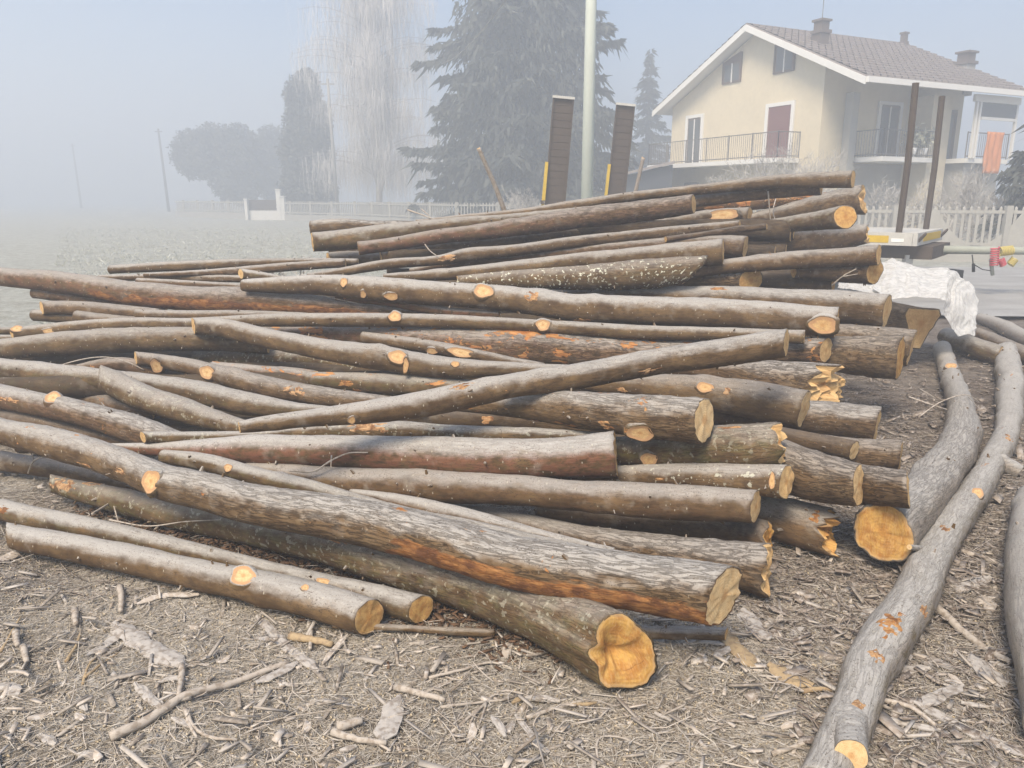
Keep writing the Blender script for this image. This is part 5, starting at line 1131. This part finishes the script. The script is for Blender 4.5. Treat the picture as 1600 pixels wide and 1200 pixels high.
# dark shed left of the house
sh = thing('garden_shed', 'dark low shed with pale roof edge left of the cream house', 'shed', (*XY(1010, 34), 0)); A, B = XY(975, 36), XY(1048, 34)
mb = MB(); mb.hexa([(A[0],A[1],0),(B[0],B[1],0),(B[0],B[1]+3,0),(A[0],A[1]+3,0),(A[0],A[1],2.55),(B[0],B[1],3.0),(B[0],B[1]+3,3.0),(A[0],A[1]+3,2.55)]); mb.build('wall', simple('dark_shed_wall', (.055, .06, .07), .8), sh)
mb = MB(); mb.hexa([(A[0]-.3,A[1]-.3,2.57),(B[0],B[1]-.3,3.02),(B[0],B[1]+3,3.02),(A[0]-.3,A[1]+3,2.57),(A[0]-.3,A[1]-.3,2.68),(B[0],B[1]-.3,3.13),(B[0],B[1]+3,3.13),(A[0]-.3,A[1]+3,2.68)]); mb.build('roof', M_TILE, sh)

# ------------------------------------------------------------ poles and wire
def pole(name, label, px, Y, h, r, mat, lean=0.):
    x, y = XY(px, Y); mb = MB(); mb.tube([(x, y, -.2), (x + lean * .5, y, h * .5), (x + lean, y, h)], [r, r * .8, r * .6], 10); t = thing(name, label, 'pole', (x, y, 0), 'utility poles in the fog'); mb.build('shaft', mat, t, True)
    mb = MB(); mb.box((x + lean, y, h - .35), (.9, .08, .1)); mb.box((x + lean, y, h - .12), (.12, .12, .18)); mb.build('crossarm', mat, t); return t
M_POLE = simple('grey_pole', (.30, .29, .27), .9, .2)
pole('utility_pole', 'grey utility pole standing in front of the weeping birch', 528, 58, 9.8, .15, M_POLE, -.25)
pole('utility_pole', 'hazy utility pole between the round tree and open field', 264, 98, 9.8, .18, M_RUST, -.3)
pole('utility_pole', 'faintest utility pole, far left in the fog', 128, 135, 10.5, .20, M_RUST, -.2)
mb = MB(); P0_ = atY(690, 100, 42); P1_ = atY(812, -30, 20); mb.tube([P0_ * (1 - f) + P1_ * f + np.array([0, 0, -.35 * math.sin(PI * f)]) for f in np.linspace(0, 1, 12)], .014, 5); tag(mb.build('cable', M_POLE, None, True), 'thin sagging overhead cable in front of the big dark spruce', 'cable')
def bark_pole(label, a, b, Y, r, idx):
    A, B = atY(*a, Y), atY(*b, Y); d = (B - A) / np.linalg.norm(B - A); B2 = B + d * (B[2] / max(-d[2], .2)) * 1.0
    W = np.array([(*(A * (1 - f) + B2 * f + np.array([.03 * math.sin(5 * f), 0, 0])), r * (.75 + .35 * f)) for f in (0, .3, .6, 1)])
    make_log('leaning_stake', label, W, idx, (0, 0), (), (), dict(rough=.4, frost=.8, pale=.6, jag=1.2), 'barked stakes leaning behind the pile')
bark_pole('barked stake leaning left behind the pile, in front of the big spruce', (748, 232), (781, 318), 12.0, .042, 61)
bark_pole('barked stake leaning right behind the second ramp', (1005, 247), (990, 300), 13.5, .04, 62)

# ------------------------------------------------------------ trees
def foliage_mat(name, a, b, tr=.25):
    m = N(name); i = m.n('ShaderNodeNewGeometry').outputs['Random Per Island']; p = m.coord(); c = m.mix(m.rng(i, 0, 1, smooth=False), a, b); c = m.mix(m.rng(m.noise(p, .9, 3), .4, .65, 0, .5), c, tuple(x * .6 for x in a)); return m.done(c, .85, .1)
M_SPR = foliage_mat('dark_needles', (.060, .066, .058), (.12, .128, .11)); M_CYP = foliage_mat('dark_evergreen', (.085, .09, .08), (.15, .155, .14)); M_TWIG = foliage_mat('frosted_twigs', (.72, .69, .65), (.56, .53, .49)); M_TRUNK = simple('tree_bark', (.12, .10, .085), .9, .4, 4.); M_BIRCH = simple('birch_bark', (.38, .35, .32), .9, .5, 3.); M_BUSH = foliage_mat('bare_frosted_bush', (.40, .37, .33), (.58, .56, .52))
def tris(P, s, flat=None):
    n_ = len(P); D = rng.normal(0, 1, (n_, 3, 3)); s = np.broadcast_to(s, (n_,)); V = P[:, None] + D * s[:, None, None] * .6
    return V.reshape(-1, 3), np.arange(n_ * 3).reshape(-1, 3)
def sprays(P, D, ln, wd):   # elongated hanging faces along D
    n_ = len(P); S_ = np.cross(D, rng.normal(0, 1, (n_, 3))); S_ /= np.linalg.norm(S_, axis=1)[:, None] + 1e-9; ln = ln * rng.lognormal(0, .35, n_); wd = wd * rng.lognormal(0, .3, n_)
    V = np.stack([P - S_ * wd[:, None] * .5, P + S_ * wd[:, None] * .5, P + D * ln[:, None] * .6 + S_ * wd[:, None] * .4, P + D * ln[:, None]], 1); return V.reshape(-1, 3), np.arange(n_ * 4).reshape(-1, 4)
def spruce(label, px, Y, h, R0, z0=.6, dens=1., seed=1, power=.85, group=None, mat=M_SPR, droop=.35, sc=1.):
    g = np.random.default_rng(seed); x, y = XY(px, Y); t = thing('spruce_tree', label, 'tree', (x, y, 0), group)
    mb = MB(); mb.tube([(x, y, -.2), (x, y, h * .5), (x + .1, y, h * .97)], [R0 * .085 + .05, R0 * .05 + .03, .02], 10); mb.build('trunk', M_TRUNK, t, True)
    bm_ = MB(); PP, DD = [], []; z = z0
    while z < h * .985:
        f = (z - z0) / (h - z0); Lb = R0 * (1 - f) ** power + .12
        for _ in range(int(g.integers(6, 10) * dens)):
            a = g.uniform(0, 2*PI); L_ = Lb * g.uniform(.45, 1.2); up = g.uniform(-.05, .22); zz = z + g.uniform(-.7, .7) * min(1, R0 / 4)
            ts = np.linspace(0, 1, 7); C_ = np.stack([x + np.cos(a) * L_ * ts, y + np.sin(a) * L_ * ts, zz + L_ * (up * ts - droop * ts ** 2 + .16 * ts ** 4)], -1)
            if L_ > .8 and len(bm_.v) < 240: bm_.tube(C_, np.linspace(.035, .008, 7) * (.5 + R0 / 8), 4, False)
            m_ = int(max(14, L_ * 34 * sc)); tt = g.uniform(.08, 1, m_) ** .75; Q = np.stack([np.interp(tt, ts, C_[:, i]) for i in range(3)], -1)
            side = np.array([-math.sin(a), math.cos(a), 0]); sw = g.normal(0, .17, m_) * L_ * (1.1 - tt) + g.normal(0, .05, m_); Q = Q + side * sw[:, None]; Q[:, 2] += g.normal(0, .05, m_) - abs(sw) * .25
            D = np.stack([np.cos(a) * .55 + side[0] * np.sign(sw) * .5, np.sin(a) * .55 + side[1] * np.sign(sw) * .5, -.35 - .6 * g.random(m_)], -1) + g.normal(0, .22, (m_, 3)); D /= np.linalg.norm(D, axis=1)[:, None]; PP.append(Q); DD.append(D)
        z += max(.28, .055 * h * .55) * g.uniform(.8, 1.2)
    if R0 > 4:      # inner twigs that close the crown
        m_ = 26000; ff = g.random(m_) ** .9; zz = z0 + (h - z0) * ff; rr_ = (R0 * (1 - ff) ** power) * .80 * np.sqrt(g.random(m_)); aa = g.uniform(0, 2*PI, m_); rr_ = rr_ * (1 + .25 * pn(np.stack([np.cos(aa) * 1.5, np.sin(aa) * 1.5, zz * .5], -1)))
        PP.append(np.stack([x + rr_ * np.cos(aa), y + rr_ * np.sin(aa), zz], -1)); D = np.stack([np.cos(aa) * .4, np.sin(aa) * .4, -.9 + 0 * aa], -1) + g.normal(0, .25, (m_, 3)); DD.append(D / np.linalg.norm(D, axis=1)[:, None])
    P_, D_ = np.concatenate(PP), np.concatenate(DD); V, Fq = sprays(P_, D_, .34 * (.6 + R0 / 9), .11 * (.6 + R0 / 9)); mk('crown', V, Fq, mat, t, False)
    if bm_.n: bm_.build('limbs', M_TRUNK, t, True)
    return t
spruce('huge dark spruce with ragged drooping branches behind the metal pole', 818, 45, 24, 6.3, .5, 1.6, 11, .58, sc=1.45)
spruce('small slender spruce between the pole and the cream house', 1007, 62, 12.4, 2.8, .6, 1., 12, .9, sc=1.1)
spruce('dark conifer at the right edge, its branch tips entering the photo', 1655, 22, 6.2, 1.55, .8, 1.3, 13, .6, sc=1.2)
def cloud_tree(label, px, Y, blobs, trunk_h, n_, s, mat, name='round_tree', tr=.18, group=None, limbs=True):
    K_ = 1.22; Y *= K_; x, y = XY(px, Y); blobs = [(b[0] * K_, 1.6 + (b[1] - 1.6) * K_, b[2] * K_, b[3] * K_) for b in blobs]; s *= 1.1; t = thing(name, label, 'tree', (x, y, 0), group); mb = MB(); mb.tube([(x, y, -.2), (x, y, trunk_h)], [tr, tr * .7], 8)
    if limbs:
        for (bx, bz, rx, rz) in blobs: mb.tube([(x, y, trunk_h * .9), (x + bx * .4, y, (trunk_h + bz) / 2), (x + bx, y, bz)], [tr * .6, tr * .4, tr * .15], 6)
    mb.build('trunk', M_TRUNK, t, True); Q = []
    tot = sum(b[2] * b[3] for b in blobs)
    for (bx, bz, rx, rz) in blobs:
        k_ = int(n_ * rx * rz / tot); d = rng.normal(0, 1, (k_, 3)); d /= np.linalg.norm(d, axis=1)[:, None]; r_ = rng.random(k_) ** .30; r_ *= 1 + .16 * pn(d * 2.6 + bx)
        Q.append(np.array([x + bx, y, bz]) + d * r_[:, None] * np.array([rx, rx * .9, rz]))
    V, Fq = tris(np.concatenate(Q), s); mk('crown', V, Fq, mat, t, False); return t
cloud_tree('broad flat topped dark tree standing in the left fog', 348, 68, [(-2.0, 5.2, 1.9, 2.1), (-.3, 5.4, 2.2, 2.3), (1.6, 5.3, 2.1, 2.4), (.8, 3.0, 1.6, 1.8), (1.9, 2.6, 1.4, 1.7)], 3.2, 26000, .20, M_CYP)
cloud_tree('dark rounded tree behind the flat topped tree, touching the cypress', 434, 72, [(0, 5.6, 1.8, 2.3), (.2, 3.0, 1.9, 2.2), (-.9, 4.2, 1.3, 2.2)], 3, 14000, .20, M_CYP)
cloud_tree('dense dark cypress shaped evergreen beside the weeping birch', 485, 55, [(0, 2.4, 2.0, 2.2), (-.05, 4.6, 1.9, 2.3), (.15, 6.6, 1.65, 2.0), (-.1, 8.2, 1.25, 1.5), (.35, 8.9, .8, 1.2)], 5, 28000, .17, M_CYP, 'cypress_tree')
def birch():
    g = np.random.default_rng(5); x, y = XY(592, 60); t = thing('weeping_birch', 'tall pale leafless birch with hanging frosted twigs left of the spruce', 'tree', (x, y, 0))
    mb = MB(); mb.tube([(x, y, -.2), (x + .15, y, 4), (x - .2, y, 9), (x + .1, y, 16)], [.26, .22, .15, .05], 10); mb.tube([(x, y, 1.5), (x + .9, y, 4.5), (x + 1.3, y, 9), (x + 1.5, y, 14)], [.16, .14, .10, .03], 8); mb.tube([(x, y, 2.6), (x - .9, y - .2, 5.5), (x - 1.7, y, 10)], [.13, .10, .03], 8)
    mb.build('trunk', M_BIRCH, t, True)
    lb_ = MB(); V, Fq = [], []; nv = 0; tops = []
    for i in range(190):
        z = g.uniform(3, 20); a = g.uniform(0, 2*PI); L_ = g.uniform(1.5, 6.4) * (1 - max(0, z - 13) / 12) * (.75 + .25 * abs(math.cos(a))); b0 = np.array([x + g.normal(0, .4), y + g.normal(0, .3), z])
        ts = np.linspace(0, 1, 6); C_ = b0 + np.stack([np.cos(a) * L_ * ts, np.sin(a) * L_ * .8 * ts, L_ * (.75 * ts - .55 * ts ** 2)], -1); lb_.tube(C_, np.linspace(.035, .01, 6), 4, False); tops.append(C_)
    lb_.build('limbs', M_BIRCH, t, True)
    PS = []
    for C_ in tops:
        for _ in range(95):
            f = g.uniform(.25, 1.0); p = np.array([np.interp(f, np.linspace(0, 1, 6), C_[:, i]) for i in range(3)]) + g.normal(0, .32, 3); PS.append(p)
    PS = np.array(PS); n_ = len(PS); L_ = np.minimum(g.uniform(.5, 2.6, n_), PS[:, 2] - .9 + g.uniform(0, .8, n_)); L_ = np.maximum(L_, .3); a = g.uniform(0, PI, n_); wd = .011
    dx = g.normal(0, .10, n_); dy = g.normal(0, .10, n_); rows = []
    for k_, f in enumerate((0, .33, .66, 1)):
        c = PS + np.stack([dx * L_ * f + .05 * np.sin(6 * f + a), dy * L_ * f, -L_ * f], -1); w_ = wd * (1 - .5 * f); s_ = np.stack([np.cos(a) * w_, np.sin(a) * w_, 0 * a], -1); rows += [c - s_, c + s_]
    V = np.stack(rows, 1).reshape(-1, 3); b = (np.arange(n_) * 8)[:, None]; Fq = np.stack([b + np.array([[2*k_, 2*k_+1, 2*k_+3, 2*k_+2]]) for k_ in range(3)], 1).reshape(-1, 4)
    mk('hanging_twigs', V, Fq, M_TWIG, t, False)
birch()
def bush(label, px, Y, h, spread, n0, seed, z0=0., name='bare_bush', mat=M_BUSH):
    g = np.random.default_rng(seed); x, y = XY(px, Y); t = thing(name, label, 'bush', (x, y, z0)); mb = MB()
    def grow(p, d, L_, r, dep):
        q = p + d * L_; mid = (p + q) / 2 + g.normal(0, .10 * L_, 3); mb.tube([p, mid, q], [r * 1.3, r * 1.1, r * .85], 3, False)
        if dep == 0: return
        for _ in range(int(g.integers(2, 5))):
            nd = d + g.normal(0, .5, 3); nd[2] += .15; nd /= np.linalg.norm(nd); grow(mid if g.random() < .4 else q, nd, L_ * g.uniform(.55, .85), r * .72, dep - 1)
    for _ in range(n0):
        d = np.array([g.normal(0, spread), g.normal(0, spread), 1.]); d /= np.linalg.norm(d); grow(np.array([x + g.normal(0, spread * .5), y + g.normal(0, spread * .4), z0]), d, h * .34, .020, 5)
    mb.build('branches', mat, t, False); return t
bush('bare frosted shrub in front of the house balcony', 1180, 26, 3.2, .45, 9, 21)
bush('small frosted tree top beside the maroon shutter', 1262, 25, 3.3, .22, 5, 22)
bush('bare frosted bush under the veranda at the right', 1525, 24, 2.6, .6, 9, 23)
bush('bare bush at the right edge behind the concrete fence', 1590, 23.5, 2.3, .5, 7, 24)
bush('low bare bush between the two rusty stakes', 1400, 26, 2.2, .6, 7, 25)
bush('frosted weed stalks standing in the field left of the pile', 436, 9.6, .95, .10, 1, 26, name='dry_weed')
bush('scrubby grey bush against the big spruce, behind the fence', 800, 34, 2.2, .5, 7, 27)

# ------------------------------------------------------------ fog
def haze():
    m = bpy.data.materials.new('fog'); m.use_nodes = True; nt = m.node_tree; nt.nodes.clear(); o = nt.nodes.new('ShaderNodeOutputMaterial'); v = nt.nodes.new('ShaderNodeVolumePrincipled')
    v.inputs['Color'].default_value = (.86, .93, 1, 1); v.inputs['Density'].default_value = HAZE; v.inputs['Anisotropy'].default_value = .2; nt.links.new(v.outputs[0], o.inputs['Volume'])
    mb = MB(); mb.hexa([(-520,-80,-1.2),(520,-80,-1.2),(520,620,-1.2),(-520,620,-1.2),(-520,-80,27),(520,-80,27),(520,620,27),(-520,620,27)]); h = mb.build('haze', m); tag(h, kind='stuff')
HAZE = .0168
haze()
